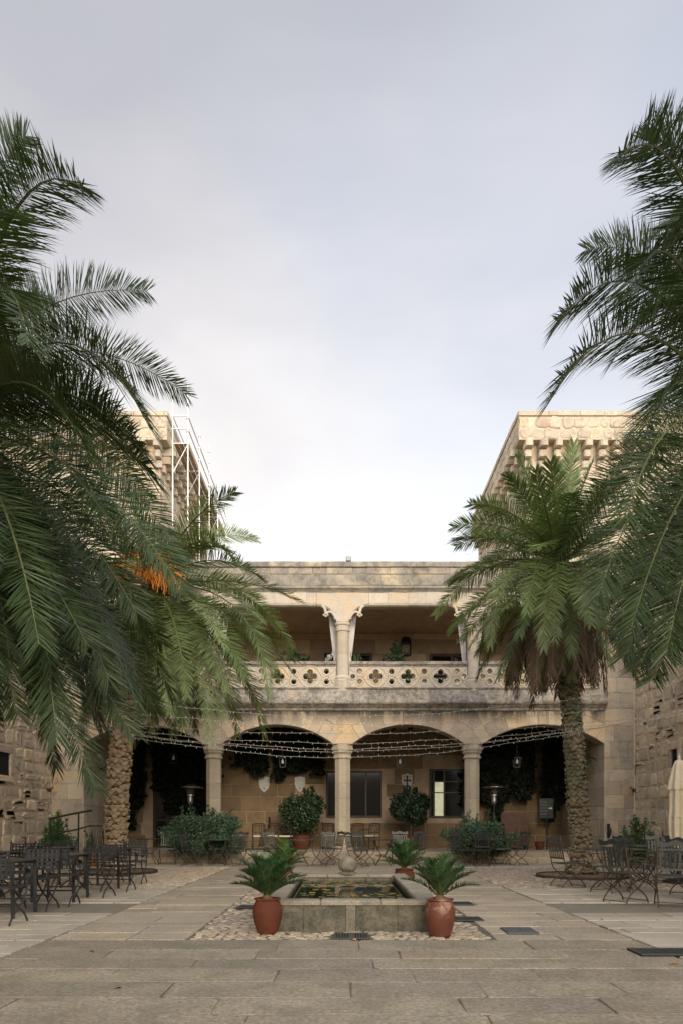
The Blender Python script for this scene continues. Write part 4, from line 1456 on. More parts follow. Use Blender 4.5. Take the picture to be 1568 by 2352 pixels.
for i in range(120):
    a = R.uniform(-2.3, -.7)
    h = Vector((math.cos(a), math.sin(a), 0))
    p0 = cl2 - bl2 + h * .15 + Vector((0, 0, .1))
    l = R.uniform(.7, 1.1)
    p1 = p0 + h * l * .6 + Vector((0, 0, R.uniform(.1, .45)))
    p2 = p0 + h * l + Vector((R.uniform(-.15, .15), 0, R.uniform(-.35, .1)))
    fr.tube(catmull([p0, p1, p2], 3), .012, 4)
    for k in range(8):
        q = p1.lerp(p2, k / 7)
        e = q + Vector((R.uniform(-.14, .14), R.uniform(-.14, .14), R.uniform(-.38, -.08)))
        fr.tube([q, (q + e) / 2 + Vector((0, 0, .05)), e], .007, 3)
o = obj('date_stalks', fr, M['fruit'], t)
# --- the far right palm with a skirt of dead leaves
br2 = Vector((5.36, 15.2, .02)); cr2 = P(1284, 1292, 15.2)
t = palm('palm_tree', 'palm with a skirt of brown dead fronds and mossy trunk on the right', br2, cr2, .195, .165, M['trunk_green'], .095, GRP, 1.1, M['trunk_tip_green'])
KN = [(1130, 1205, 1040, 1210, True), (1150, 1235, 1046, 1255, False), (1165, 1175, 1078, 1158, True), (1215, 1165, 1180, 1092, False), (1250, 1160, 1230, 1080, True), (1282, 1160, 1296, 1056, False),
      (1330, 1190, 1372, 1110, False), (1110, 1310, 1000, 1412, False, 1.08), (1135, 1350, 1036, 1448, True), (1150, 1370, 1060, 1470, False), (1200, 1360, 1150, 1400, True), (1255, 1350, 1248, 1490, True), (1300, 1360, 1312, 1500, True),
      (1340, 1340, 1380, 1440, True), (1225, 1320, 1210, 1405, True), (1270, 1330, 1275, 1470, True), (1400, 1340, 1450, 1480, True), (1170, 1330, 1125, 1480, True), (1380, 1260, 1470, 1330, False)]
key_fronds(t, br2, cr2, KN, 3.0, 130, .39, .0092, mats=MM, seed0=700, droop=.05, vee=12)
wild_fronds(t, br2, cr2, 58, 2.95, 105, .39, .0108, 78, -72, mats=MM, seed0=800, sag=.36, vee=14)
for i in range(36):
    a = 2 * PI * i / 36 + R.uniform(-.1, .1)
    h = Vector((math.cos(a), math.sin(a), 0))
    top = cr2 - Vector((0, 0, .45))
    L = R.uniform(1.7, 2.6)
    sp = R.uniform(.6, 1.3)
    P1 = top + h * sp * .9 + Vector((0, 0, -.15))
    tip = top + h * sp + Vector((0, 0, -L))
    frond_obj(top, P1, tip, 80, .44, .014, t, dead=True, seed=900 + i, off=br2, azd=(h.x, h.y), droop=.35, vee=0, label='brown dead hanging frond' if i == 0 else None)

# planting rings round the two far palms
for c, rr, lb in ((br2, 1.0, 'round rusty-edged planting ring at the foot of the mossy palm'), (bl2, .98, 'round planting ring at the foot of the scaly brown palm')):
    t = thing('planting_ring', lb, 'planting ring', (c.x, c.y, 0), 0, 'planting rings round the palms')
    e = MB()
    n = 48
    vs, fs = [], []
    for (r_, z_) in ((rr, -.03), (rr, .055), (rr - .025, .055), (rr - .025, -.03)):
        for k in range(n):
            a = 2 * PI * k / n
            vs.append((math.cos(a) * r_, math.sin(a) * r_, z_))
    for q in range(3):
        for k in range(n):
            j = (k + 1) % n
            fs.append((q * n + k, q * n + j, (q + 1) * n + j, (q + 1) * n + k))
    e.add(vs, fs)
    obj('edging', e, M['rust'], t)
    so = MB()
    vs, fs = [(0, 0, .07)], []
    for q in range(1, 9):
        for k in range(32):
            a = 2 * PI * k / 32
            vs.append((math.cos(a) * (rr - .028) * q / 8, math.sin(a) * (rr - .028) * q / 8, .07 - .045 * (q / 8) ** 2 + R.uniform(-.012, .012)))
    for k in range(32):
        fs.append((0, 1 + k, 1 + (k + 1) % 32))
    for q in range(7):
        for k in range(32):
            j = (k + 1) % 32
            fs.append((1 + q * 32 + k, 1 + (q + 1) * 32 + k, 1 + (q + 1) * 32 + j, 1 + q * 32 + j))
    so.add(vs, fs)
    obj('soil', so, M['soil'], t)

# ---------------------------------------------------------------- leafy plants
def leaf_cloud(mb_name, pts, nrm, size, mat, parent, asp=.5, fold=True, seed=1, jit=.8):
    """one small folded leaf at every point"""
    rg = np.random.default_rng(seed)
    n = len(pts)
    nrm = nrm + rg.normal(0, jit, (n, 3))
    nrm /= np.linalg.norm(nrm, axis=1, keepdims=True)
    tdir = np.cross(nrm, rg.normal(0, 1, (n, 3)))
    tdir /= np.linalg.norm(tdir, axis=1, keepdims=True)
    b = np.cross(nrm, tdir)
    s = size * rg.uniform(.6, 1.3, n)[:, None]
    a0 = pts - tdir * s * .5
    a1 = pts + b * s * asp * .5 + nrm * s * .1
    a2 = pts + tdir * s * .5
    a3 = pts - b * s * asp * .5 + nrm * s * .1
    V = np.stack([a0, a1, a2, a3], 1).reshape(-1, 3)
    idx = np.arange(n) * 4
    Fc = np.concatenate([np.stack([idx, idx + 1, idx + 2], 1), np.stack([idx, idx + 2, idx + 3], 1)]).tolist()
    me = bpy.data.meshes.new(mb_name)
    me.from_pydata(V.tolist(), [], Fc)
    me.materials.append(mat)
    me.update()
    return me

def blob_points(n, lobes, seed, shell=.55):
    """points spread through a set of overlapping ellipsoids, denser towards the skin"""
    rg = np.random.default_rng(seed)
    w = np.array([l[3] * l[4] * l[5] for l in lobes]) ** .67
    w /= w.sum()
    which = rg.choice(len(lobes), n, p=w)
    d = rg.normal(0, 1, (n, 3))
    d /= np.linalg.norm(d, axis=1, keepdims=True)
    rad = (shell + (1 - shell) * rg.uniform(0, 1, n) ** .6) * (1 + rg.normal(0, .11, n))
    L = np.array(lobes)[which]
    pts = L[:, :3] + d * rad[:, None] * L[:, 3:6]
    # stray shoots stand out of the mass
    top = np.argsort(-(pts[:, 2] + rg.uniform(-.6, .6, n)))[:max(8, n // 1500)]
    for q in top:
        k = rg.integers(0, n, 26)
        f = rg.uniform(0, 1, 26)[:, None]
        dr = d[q] * .5 + np.array([rg.normal(0, .4), rg.normal(0, .4), .9])
        pts[k] = pts[q] + dr * f * rg.uniform(.10, .24) + rg.normal(0, .02, (26, 3))
    return pts, d

def lobes_in(x, y, z, rx, ry, rz, n, seed, k=.45, zmin=-.4):
    rg = np.random.default_rng(seed)
    out = [(x, y, z, rx * .8, ry * .8, rz * .8)]
    for i in range(n):
        d = rg.normal(0, 1, 3)
        d /= np.linalg.norm(d)
        d[2] = max(d[2], zmin)
        s = k * rg.uniform(.7, 1.15)
        out.append((x + d[0] * rx * (1 - s * .7), y + d[1] * ry * (1 - s * .7), z + d[2] * rz * (1 - s * .7), rx * s, ry * s, rz * s))
    return out

def bush(name, label, cat, loc, dims, nleaf, size, mat, seed, lobes=16, group=None, stems=5, k=.4, asp=.5, shell=.5, core=True):
    t = thing(name, label, cat, loc, 0, group)
    rx, ry, rz = dims
    lb = lobes_in(0, 0, rz, rx, ry, rz, lobes, seed, k)
    pts, d = blob_points(nleaf, lb, seed + 1, shell)
    keep = pts[:, 2] > .02
    o = link('foliage', leaf_cloud('foliage', pts[keep], d[keep], size, mat, t, asp=asp, seed=seed + 2), t)
    o['kind'] = 'stuff'
    st = MB()
    rg = random.Random(seed)
    for i in range(stems):
        a = rg.uniform(0, 2 * PI)
        e = Vector((math.cos(a) * rx * .6, math.sin(a) * ry * .6, rz * rg.uniform(1.0, 1.5)))
        b = Vector((math.cos(a) * rx * .25, math.sin(a) * ry * .25, 0))
        st.tube([b, b.lerp(e, .5) + Vector((0, 0, .08)), e], [.02, .014, .008], 5)
    obj('stem', st, M['fibre'], t)
    return t
LB = bush('shrub', 'broad dark green flowering shrub at the left steps', 'shrub', (-3.95, 20.0, 0), (1.34, .52, .76), 13000, .08, M['hedge'], 31, 22, 'shrubs before the arcade', k=.36)
fl = MB()
for i in range(9):
    fl.ball((R.uniform(-1, 1), -.55 + R.uniform(-.05, .1), R.uniform(.8, 1.3)), .03, 5, 4)
obj('flower', fl, M['red_paint'], LB)
bush('shrub', 'broad dark green clipped shrub at the right steps', 'shrub', (4.06, 20.0, 0), (1.16, .52, .70), 11500, .078, M['hedge'], 37, 22, 'shrubs before the arcade', k=.36)

def pot(mb, r_top, r_mid, r_bot, h, lip=.03, segs=24):
    prof = [(r_bot * .98, 0), (r_bot, .012), (r_bot + (r_mid - r_bot) * .55, h * .25), (r_mid * .985, h * .5), (r_mid, h * .62), (r_mid * .975, h * .75), (r_top * 1.02, h * .92), (r_top * .99, h * .94), (r_top + lip, h * .955), (r_top + lip, h * .99), (r_top + lip * .3, h), (r_top - .015, h), (r_top - .03, h * .93), (r_top - .04, h * .88)]
    mb.lathe(prof, segs)
    return mb

# orange trees in pots under the arcade
def orange_tree(label, x, y, rx, rz, zc, seed, pr=.30, ph=.50):
    t = thing('potted_tree', label, 'potted tree', (x, y, .30), 0, 'potted trees under the arcade')
    obj('pot', pot(MB(), pr, pr * 1.0, pr * .72, ph, .03), M['terracotta'], t, smooth=True)
    tr = MB()
    tr.tube([(0, 0, ph * .85), (.02, 0, zc - rz * .4), (0, 0, zc)], [.035, .03, .02], 7)
    for i in range(6):
        a = i * 1.05
        tr.tube([(0.01, 0, zc - rz * .5), (math.cos(a) * rx * .4, math.sin(a) * rx * .4, zc), (math.cos(a) * rx * .7, math.sin(a) * rx * .7, zc + rz * .3)], [.018, .012, .006], 5)
    obj('trunk', tr, M['fibre'], t)
    obj('soil', MB().lathe([(0.001, ph * .86), (pr - .03, ph * .88)], 20), M['soil'], t)
    lb = lobes_in(0, 0, zc, rx, rx * .8, rz, 14, seed, .42, -.8)
    pts, d = blob_points(5200, lb, seed + 1, .45)
    o = link('crown', leaf_cloud('crown', pts, d, .11, M['darkleaf'], t, asp=.55, seed=seed), t)
    o['kind'] = 'stuff'
    return t
orange_tree('bushy dark potted tree left of the middle column', -1.34, 23.2, .84, .88, 1.12, 61)
orange_tree('bushy dark potted tree between the heraldic shield and lit window', 2.36, 23.3, .68, .70, 1.42, 67, .31, .52)

def frame_plant(name, label, cat, loc, dims, nleaf, size, mat, seed, pot_h=0, **kw):
    return bush(name, label, cat, loc, dims, nleaf, size, mat, seed, **kw)
# conifer bushes by the side walls
def juniper(label, loc, h, r, seed):
    t = thing('conifer_shrub', label, 'conifer shrub', loc, 0, 'conifer shrubs by the side walls')
    rg = np.random.default_rng(seed)
    P_, N_ = [], []
    for i in range(26):
        a = rg.uniform(0, 2 * PI)
        rr = r * rg.uniform(.1, .95)
        base = np.array([math.cos(a) * rr * .5, math.sin(a) * rr * .5, .1])
        top = np.array([math.cos(a) * rr, math.sin(a) * rr, h * (1 - .55 * (rr / r) ** 1.5) * rg.uniform(.75, 1.05)])
        n = 110
        f = rg.uniform(.15, 1, n)[:, None]
        p = base + (top - base) * f + rg.normal(0, .10, (n, 3)) * np.array([1, 1, 1.0]) * r * 1.5 * (1.05 - f * .75)
        P_.append(p)
        N_.append(rg.normal(0, 1, (n, 3)))
    P_, N_ = np.concatenate(P_), np.concatenate(N_)
    o = link('foliage', leaf_cloud('foliage', P_, N_, .10, M['juniper'], t, asp=.32, seed=seed), t)
    o['kind'] = 'stuff'
    st = MB()
    st.tube([(0, 0, 0), (.03, 0, h * .4), (0, 0, h * .8)], [.05, .04, .012], 6)
    obj('stem', st, M['fibre'], t)
juniper('bright green conifer shrub behind the iron handrail', (-8.0, 19.2, 0), 1.65, .62, 71)
juniper('bright green conifer shrub behind the right-hand chairs', (7.85, 18.0, 0), 1.45, .62, 77)

# creeper hanging inside the outer bays and along the loggia's back wall
def creeper(label, x0, x1, y, ztop, zmin, zmax, n, seed, mat, size=.16):
    t = thing('hanging_creeper', label, 'creeper', ((x0 + x1) / 2, y, ztop), 0, 'creepers hanging under the arches')
    rg = np.random.default_rng(seed)
    nst = int((x1 - x0) * 7)
    P_, st = [], MB()
    for i in range(nst):
        x = rg.uniform(x0, x1)
        wav = .5 + .5 * math.sin(x * 2.6 + seed) * .7 + .3 * math.sin(x * 7.1)
        zl = ztop - (zmin + (zmax - zmin) * min(1, max(0, wav + rg.uniform(-.3, .2))))
        m = int(n / nst)
        f = rg.uniform(0, 1, m)
        p = np.stack([x + rg.normal(0, .09, m), y + rg.normal(0, .08, m), ztop + (zl - ztop) * f], 1)
        P_.append(p)
        st.tube([(x - (x0 + x1) / 2, 0, 0), (x - (x0 + x1) / 2 + .03, 0, (zl - ztop) * .95)], .006, 3)
    P_ = np.concatenate(P_) - np.array([(x0 + x1) / 2, y, ztop])
    o = link('foliage', leaf_cloud('foliage', P_, np.tile(np.array([0, -1.0, 0]), (len(P_), 1)), size, mat, t, asp=.75, seed=seed, jit=.5), t)
    o['kind'] = 'stuff'
    obj('stem', st, M['fibre'], t)
creeper('dark creeper hanging over the leftmost arch bay wall', -7.7, -4.3, 24.55, 4.57, 2.2, 3.6, 16000, 3, M['ivy'])  # foliage thickened and near-black, also standing in for this bay's shade
creeper('dark creeper hanging above the pale wall shields', -3.9, -.75, 24.55, 4.57, 1.3, 1.95, 8000, 8, M['ivy'])
creeper('dark creeper hanging over the wooden cabinet', 4.5, 7.9, 24.45, 4.57, 2.1, 3.3, 16000, 13, M['ivy'])  # dense near-black leaves double as the shade inside this bay
def bigleaf(label, x, y, z, r, n, seed):
    t = thing('rubber_plant', label, 'plant', (x, y, z), 0, 'rubber plants in the outer arches')
    rg = np.random.default_rng(seed)
    st = MB()
    for i in range(n):
        a, e = rg.uniform(0, 2 * PI), rg.uniform(-.7, .9)
        d = Vector((math.cos(a) * math.cos(e), math.sin(a) * math.cos(e), math.sin(e)))
        p = d * r * rg.uniform(.3, 1)
        s = Vector((-d.y, d.x, 0)).normalized()
        l, w = .26, .065
        q = d + Vector((0, 0, -.5))
        q.normalize()
        lf = MB().add([p, p + q * l * .5 + s * w, p + q * l, p + q * l * .5 - s * w, p + q * l * .5 + Vector((0, 0, -.015))], [(0, 4, 1), (1, 4, 2), (2, 4, 3), (3, 4, 0)])
        obj('leaf', lf, M['bigleaf'], t)
        st.tube([(0, 0, -.2), p], .006, 3)
    obj('stem', st, M['fibre'], t)
bigleaf('glossy large-leaved plant at the spring of the rightmost arch', 7.55, 21.9, 3.35, .55, 46, 5)
bigleaf('glossy large-leaved plant behind the scaly brown palm trunk', -7.35, 21.9, 3.2, .5, 40, 6)

# plants on the upper gallery
bush('balcony_plant', 'dark leafy plant behind the balustrade, left bay', 'balcony plant', (-1.62, 22.3, 5.2), (.72, .35, .75), 2600, .11, M['darkleaf'], 81, 12, 'plants on the upper gallery')
bush('balcony_plant', 'conical dark plant beside the gallery wall lantern', 'balcony plant', (1.72, 22.6, 5.2), (.42, .35, .95), 2200, .10, M['darkleaf'], 83, 12, 'plants on the upper gallery', k=.35)
bush('balcony_plant', 'low pale green plant below the conical gallery plant', 'balcony plant', (1.95, 22.0, 5.2), (.40, .25, .54), 1300, .09, M['cycad'], 85, 10, 'plants on the upper gallery')
t = bush('flowering_plant', 'round cushion of white flowers beside the gallery column', 'flowering plant', (-.42, 21.55, 5.2), (.32, .24, .56), 900, .07, M['darkleaf'], 87, 10, 'plants on the upper gallery')
pts, d = blob_points(900, lobes_in(0, 0, .80, .26, .2, .27, 8, 3, .4), 5, .8)
o = link('blossom', leaf_cloud('blossom', pts, d, .055, M['petal'], t, asp=.9, seed=9), t)
o['kind'] = 'stuff'
t = thing('succulent', 'spiky pale green succulent right of the middle gallery column', 'succulent', (.42, 21.5, 5.2), 0, 'plants on the upper gallery')
for i in range(11):
    a = R.uniform(0, 2 * PI)
    e = R.uniform(.05, .22)
    obj('stalk', MB().tube([(0, 0, 0), (math.cos(a) * e * .3, math.sin(a) * e * .3, .7), (math.cos(a) * e, math.sin(a) * e, R.uniform(1.1, 1.38))], [.02, .025, .006], 5), M['cycad_pale'], t)
# ---------------------------------------------------------------- the basin
t = thing('water_basin', 'long granite water basin with lily pads in the middle of the courtyard', 'basin', (0, 0, 0))
RZ = .338
RW = .23
ZW = .235
# front and other outer walls in blocks
xs = [BX0, BX0 + .46, .04, .15, .62, BX1]
for i in range(5):
    a, b = xs[i], xs[i + 1]
    strip = i == 2
    obj('wall_stone', MB().bbox(a + .001, b - .001, BY0 + (0 if strip else .004), BY0 + RW - .02, -.05, RZ - .052, .004), M['basin_strip'] if strip else M['basin'], t)
for s, xa, xb in ((-1, BX0, BX0 + RW - .02), (1, BX1 - RW + .02, BX1)):
    y = BY0 + RW - .017
    while y < BY1 - .01:
        y2 = min(BY1 - RW + .0, y + R.uniform(.7, 1.1))
        if BY1 - RW - y2 < .35:
            y2 = BY1
        obj('wall_stone', MB().bbox(xa, xb, y + .003, y2 - .003, -.05, RZ - .052, .012), M['basin'], t)
        y = y2
x = BX0 + RW
while x < BX1 - RW - .01:
    x2 = min(BX1 - RW, x + .52)
    obj('wall_stone', MB().bbox(x + .003, x2 - .003, BY1 - RW + .02, BY1, -.05, RZ - .052, .012), M['basin'], t)
    x = x2
def rimrun(x0, x1, y0, y1, along, n):
    for i in range(n):
        if along == 'x':
            a, b = x0 + (x1 - x0) * i / n, x0 + (x1 - x0) * (i + 1) / n
            mb = MB().bbox(a + .002, b - .002, y0, y1, RZ - .05, RZ + R.uniform(-.003, .003), .014)
        else:
            a, b = y0 + (y1 - y0) * i / n, y0 + (y1 - y0) * (i + 1) / n
            mb = MB().bbox(x0, x1, a + .002, b - .002, RZ - .05, RZ + R.uniform(-.003, .003), .014)
        obj('rim_slab', mb, M['rim'], t)
rimrun(BX0 - .012, BX1 + .012, BY0 - .012, BY0 + RW, 'x', 3)
rimrun(BX0 - .012, BX1 + .012, BY1 - RW, BY1 + .012, 'x', 3)
rimrun(BX0 - .012, BX0 + RW, BY0 + RW + .002, BY1 - RW - .002, 'y', 4)
rimrun(BX1 - RW, BX1 + .012, BY0 + RW + .002, BY1 - RW - .002, 'y', 4)
inn = MB()
a, b, c, d = BX0 + RW - .025, BX1 - RW + .025, BY0 + RW - .03, BY1 - RW + .025
inn.box(a, b, c, d, -.04, .02)
obj('basin_floor', inn, M['basin'], t)
obj('water', MB().add([(a, c, ZW), (b, c, ZW), (b, d, ZW), (a, d, ZW)], [(0, 1, 2, 3)]), M['water'], t)
# lily pads
pads = []
tries = 0
while len(pads) < 86 and tries < 6000:
    tries += 1
    y = R.uniform(c + .15, d - .2)
    x = R.uniform(a + .1, b - .1)
    r = R.uniform(.035, .07)
    dense = math.sin(y * 2.3 + .6) + .5 * math.sin(x * 5 + y)
    if dense < R.uniform(-1.3, .6):
        continue
    if all((x - p[0]) ** 2 + (y - p[1]) ** 2 > (r + p[2] + .008) ** 2 for p in pads):
        pads.append((x, y, r))
for i, (x, y, r) in enumerate(pads):
    mb = MB()
    n = 14
    a0 = R.uniform(0, 6)
    vs = [(0, 0, 0)] + [(math.cos(a0 + .18 + (2 * PI - .36) * k / (n - 1)) * r * R.uniform(.95, 1.04), math.sin(a0 + .18 + (2 * PI - .36) * k / (n - 1)) * r * R.uniform(.9, 1.02), R.uniform(0, .006)) for k in range(n)]
    vs += [(p[0], p[1], p[2] - .004) for p in vs]
    m = n + 1
    fs = [(0, k, k + 1) for k in range(1, n)] + [(m, m + k + 1, m + k) for k in range(1, n)] + [(k, m + k, m + k + 1, k + 1) for k in range(1, n)] + [(0, 1, m + 1, m), (0, m, m + n, n)]
    mb.add(vs, [f[::-1] for f in fs] if False else fs)
    yel = R.random() < .3
    o = obj('lily_pad', mb, M['lily_yellow'] if yel else M['lily'])
    o.location = (x, y, ZW + .005)
    if yel:
        tag(o, 'yellowing lily pad afloat on the dark basin water', 'lily pad', 'yellow lily pads in the basin')
    else:
        tag(o, 'flat green lily pad afloat on the dark basin water', 'lily pad', 'green lily pads in the basin')
# ball finial on the back rim
t = thing('stone_ball', 'weathered granite ball with notched spout on the far basin rim', 'stone ball', (.10, BY1 - .13, RZ))
obj('ball', MB().ball((0, 0, .155), .147, 20, 14), M['ball'], t, smooth=True)
obj('plinth', MB().lathe([(.155, 0), (.15, .02), (.10, .045), (.085, .06)], 16), M['basin'], t)
sp = MB()
sp.add([(-.062, -.10, .03), (.062, -.10, .03), (.035, -.155, .085), (-.035, -.155, .085), (0, -.15, .14), (-.08, -.08, .02), (.08, -.08, .02), (0, -.10, .16)], [(0, 1, 2, 3), (3, 2, 4), (5, 0, 3, 4, 7), (1, 6, 7, 4, 2)])
obj('spout', sp, M['basin'], t)

# ---------------------------------------------------------------- cycads in terracotta jars
def cycad(label, x, y, rt, rm, rb, h, spread, seed, pale, nf, mat='terracotta', tilt=0.0, asym=0.0, el0=80, el1=8):
    t = thing('potted_cycad', label, 'potted cycad', (x, y, 0), 0, 'potted cycads at the basin corners')
    obj('jar', pot(MB(), rt, rm, rb, h, .018, 32), M[mat], t, smooth=True)
    obj('soil', MB().lathe([(.001, h * .93), (rt - .02, h * .92)], 20), M['soil'], t)
    obj('trunk', MB().lathe([(.05, h * .9), (.06, h * .97), (.055, h * 1.04), (.02, h * 1.10)], 10), M['fibre'], t, smooth=True)
    rr = random.Random(seed)
    mats = ((M['cycad_pale'] if pale else M['cycad']), M['rachis'])
    for i in range(nf):
        f = (i + .5) / nf
        az = i * 2.39996 + rr.uniform(-.2, .2)
        el = RD(el0 + (el1 - el0) * f + rr.uniform(-7, 7))
        L = spread * rr.uniform(.85, 1.12)
        hd = Vector((math.cos(az), math.sin(az), 0))
        L *= 1 + asym * hd.x
        p0 = Vector((0, 0, h * 1.02))
        p1 = p0 + hd * L * .45 * math.cos(el) + Vector((0, 0, L * .6 * math.sin(el) + .04))
        p2 = p0 + hd * L * max(.26, math.cos(el)) * .95 + Vector((0, 0, L * math.sin(el) * .92 - .06 * L))
        frond_obj(p0, p1, p2, 52, L * .25, .0058, t, seed=seed * 50 + i, mats=mats, azd=(hd.x, hd.y), vee=24, droop=.03, rr=.007, base_t=.16, fwd=(58, 30), nseg=2)
cycad('potted cycad, feathery blue-green, in the smooth jar at the front left basin corner', -.80, 7.42, .125, .163, .105, .385, .50, 3, False, 34, el0=82, el1=22)
cycad('potted cycad in the lime-stained jar at the front right basin corner', 1.04, 7.24, .128, .163, .112, .40, .50, 4, False, 20, 'limed', el0=76, el1=24)
cycad('smaller yellowish potted cycad at the back left basin corner', -.98, 11.95, .125, .165, .11, .38, .55, 5, True, 20, el1=14)
cycad('fresh green potted cycad at the back right basin corner', 1.10, 12.0, .15, .185, .13, .39, .56, 6, False, 24, el0=80, el1=16)

# ---------------------------------------------------------------- drains and covers
def drain(name, label, x0, x1, y0, y1, nb, halves=1):
    t = thing(name, label, 'drain grate', ((x0 + x1) / 2, (y0 + y1) / 2, .011), 0, 'drain grates in the paving')
    hx, hy = (x1 - x0) / 2, (y1 - y0) / 2
    obj('pit', MB().box(-hx, hx, -hy, hy, -.03, -.006), M['black_void'], t)
    f = MB()
    for a, b, c, d in ((-hx, hx, -hy, -hy + .025), (-hx, hx, hy - .025, hy), (-hx, -hx + .025, -hy + .026, hy - .026), (hx - .025, hx, -hy + .026, hy - .026)):
        f.box(a, b, c, d, -.005, .006)
    obj('frame', f, M['grate'], t)
    for i in range(nb):
        x = -hx + .03 + (2 * hx - .06) * (i + .5) / nb
        w = (2 * hx - .06) / nb * .26
        if halves == 2 and abs(x) < .02:
            w = .02
        obj('bar', MB().box(x - w, x + w, -hy + .027, hy - .027, -.005, .004), M['grate'], t)
drain('drain_grate', 'two-panel iron drain grate in the cobbles before the basin', -.08, .28, 6.99, 7.35, 11, 2)
drain('drain_grate', 'iron drain grate right of the lime-stained jar, nearer the viewer', 1.34, 1.73, 8.29, 8.63, 14)
drain('drain_grate', 'iron drain grate beside the right basin wall, further back', 1.60, 1.92, 9.85, 10.28, 10)
drain('drain_grate', 'small iron drain grate half behind the front left jar', -1.46, -1.20, 9.52, 9.85, 9)
drain('drain_grate', 'long iron drain grate at the right edge of the paving', 2.70, 3.7, 6.14, 6.46, 24)
t = thing('cover_plate', 'plain grey steel cover plate in the paving right of the basin', 'cover plate', (1.96, 7.535, .014))
obj('plate', MB().bbox(-.17, .17, -.19, .19, -.012, .004, .003), M['plate'], t)
obj('lifting_eye', MB().tube([(-.02, -.02, .006), (.02, .0, .006)], .006, 5), M['grate'], t)
for i, (x, y, c) in enumerate(((2.8, 5.75, 0), (2.75, 5.05, 1), (2.73, 4.6, 1), (-1.6, 4.9, 1), (.12, 6.93, 0), (.62, 7.12, 1), (3.2, 8.4, 1), (-2.3, 6.3, 1))):
    r = .03 if c else .045
    lf = MB()
    lf.add([(-r, 0, .006), (0, -r * .45, .016), (r, 0, .008), (0, r * .5, .022)], [(0, 1, 2, 3)])
    lf.add([(-r, 0, .003), (0, -r * .45, .013), (r, 0, .005), (0, r * .5, .019)], [(3, 2, 1, 0)])
    o = obj('fallen_leaf', lf, M['fallen'] if not c else M['red_paint'])
    o.location = (x, y, .003)
    o.rotation_euler = (0, 0, i * 1.3)
    tag(o, 'dry fallen leaf lying on the stone paving', 'leaf', 'fallen leaves on the paving')

# ---------------------------------------------------------------- lattice chairs and tables (left)
def lattice_chair(label):
    t = thing('lattice_chair', label, 'chair', (0, 0, 0), 0, 'black lattice chairs on the left')
    m = M['iron']
    W, SD, SH, BH = .23, .22, .44, .82
    # back posts with ball finials, splayed curved legs
    for s in (-1, 1):
        x = s * W
        p = obj('back_post', MB().tube(catmull([(x, .20, SH - .03), (x, .215, .6), (x, .255, BH)], 4), .011, 6), m, t)
        fb = MB()
        fb.ball((x, .257, BH + .022), .020, 8, 6)
        fb.ball((x, .257, BH + .05), .011, 6, 5)
        obj('finial', fb, m, p, smooth=True)
        # side legs: two bars that cross in an X and flare to the floor
        obj('leg', MB().tube(catmull([(x, .21, SH), (x, .17, .33), (x, .02, .20), (x, -.14, .10), (x, -.22, 0)], 5), .012, 6), m, t)
        obj('leg', MB().tube(catmull([(x, -.21, SH), (x, -.17, .33), (x, -.02, .20), (x, .15, .10), (x, .24, 0)], 5), .012, 6), m, t)
        # flat arm that rolls over at the front
        arm = MB()
        pts = catmull([(x, .23, .66), (x * 1.06, .08, .665), (x * 1.1, -.12, .65), (x * 1.1, -.20, .60), (x * 1.08, -.19, .53)], 5)
        n = len(pts)
        vs, fs = [], []
        for i, p_ in enumerate(pts):
            tn = (pts[min(n - 1, i + 1)] - pts[max(0, i - 1)]).normalized()
            up = Vector((1, 0, 0)).cross(tn).normalized()
            w = .016 + .014 * min(1, i / n * 1.3)
            for sx, su in ((-1, -1), (1, -1), (1, 1), (-1, 1)):
                vs.append(p_ + Vector((sx * w, 0, 0)) + up * su * .004)
        for i in range(n - 1):
            for k in range(4):
                j = (k + 1) % 4
                fs.append((i * 4 + k, i * 4 + j, i * 4 + 4 + j, i * 4 + 4 + k))
        fs += [(3, 2, 1, 0), (n * 4 - 4, n * 4 - 3, n * 4 - 2, n * 4 - 1)]
        arm.add(vs, fs)
        obj('arm', arm, m, t)
        obj('arm_support', MB().tube([(x * 1.08, -.19, .55), (x * 1.04, -.205, .5), (x, -.21, SH)], .010, 5), m, t)
    # woven back: flat straps between rails
    yb = lambda z: .21 + .045 * (z - .5) / .32
    for z in (.545, .815):
        obj('back_rail', MB().box(-W, W, yb(z) - .008, yb(z) + .008, z - .010, z + .010), m, t)
    for i in range(7):
        x = -W + .033 + (2 * W - .066) * i / 6
        obj('strap', MB().prism([(yb(.55), .55), (yb(.812), .812), (yb(.812) + .003, .812), (yb(.55) + .003, .55)], (x - .014, 0, 0), Y, Z, X, 0, .028), m, t)
    for i in range(4):
        z = .592 + i * .058
        obj('strap', MB().box(-W + .004, W - .004, yb(z) - .006, yb(z) - .002, z - .013, z + .013), m, t)
    # woven seat
    fr_ = MB()
    fr_.box(-W, W, -.22, -.195, SH - .014, SH + .010)
    fr_.box(-W, W, .195, .22, SH - .014, SH + .010)
    fr_.box(-W, -W + .025, -.194, .194, SH - .014, SH + .010)
    fr_.box(W - .025, W, -.194, .194, SH - .014, SH + .010)
    obj('seat_frame', fr_, m, t)
    for i in range(6):
        x = -W + .055 + (2 * W - .11) * i / 5
        obj('seat_strap', MB().box(x - .021, x + .021, -.194, .194, SH - .004, SH), m, t)
    for i in range(6):
        y = -.165 + .33 * i / 5
        obj('seat_strap', MB().box(-W + .026, W - .026, y - .021, y + .021, SH + .001, SH + .005), m, t)
    obj('stretcher', MB().tube([(-W, 0, .20), (W, 0, .20)], .009, 5), m, t)
    return t

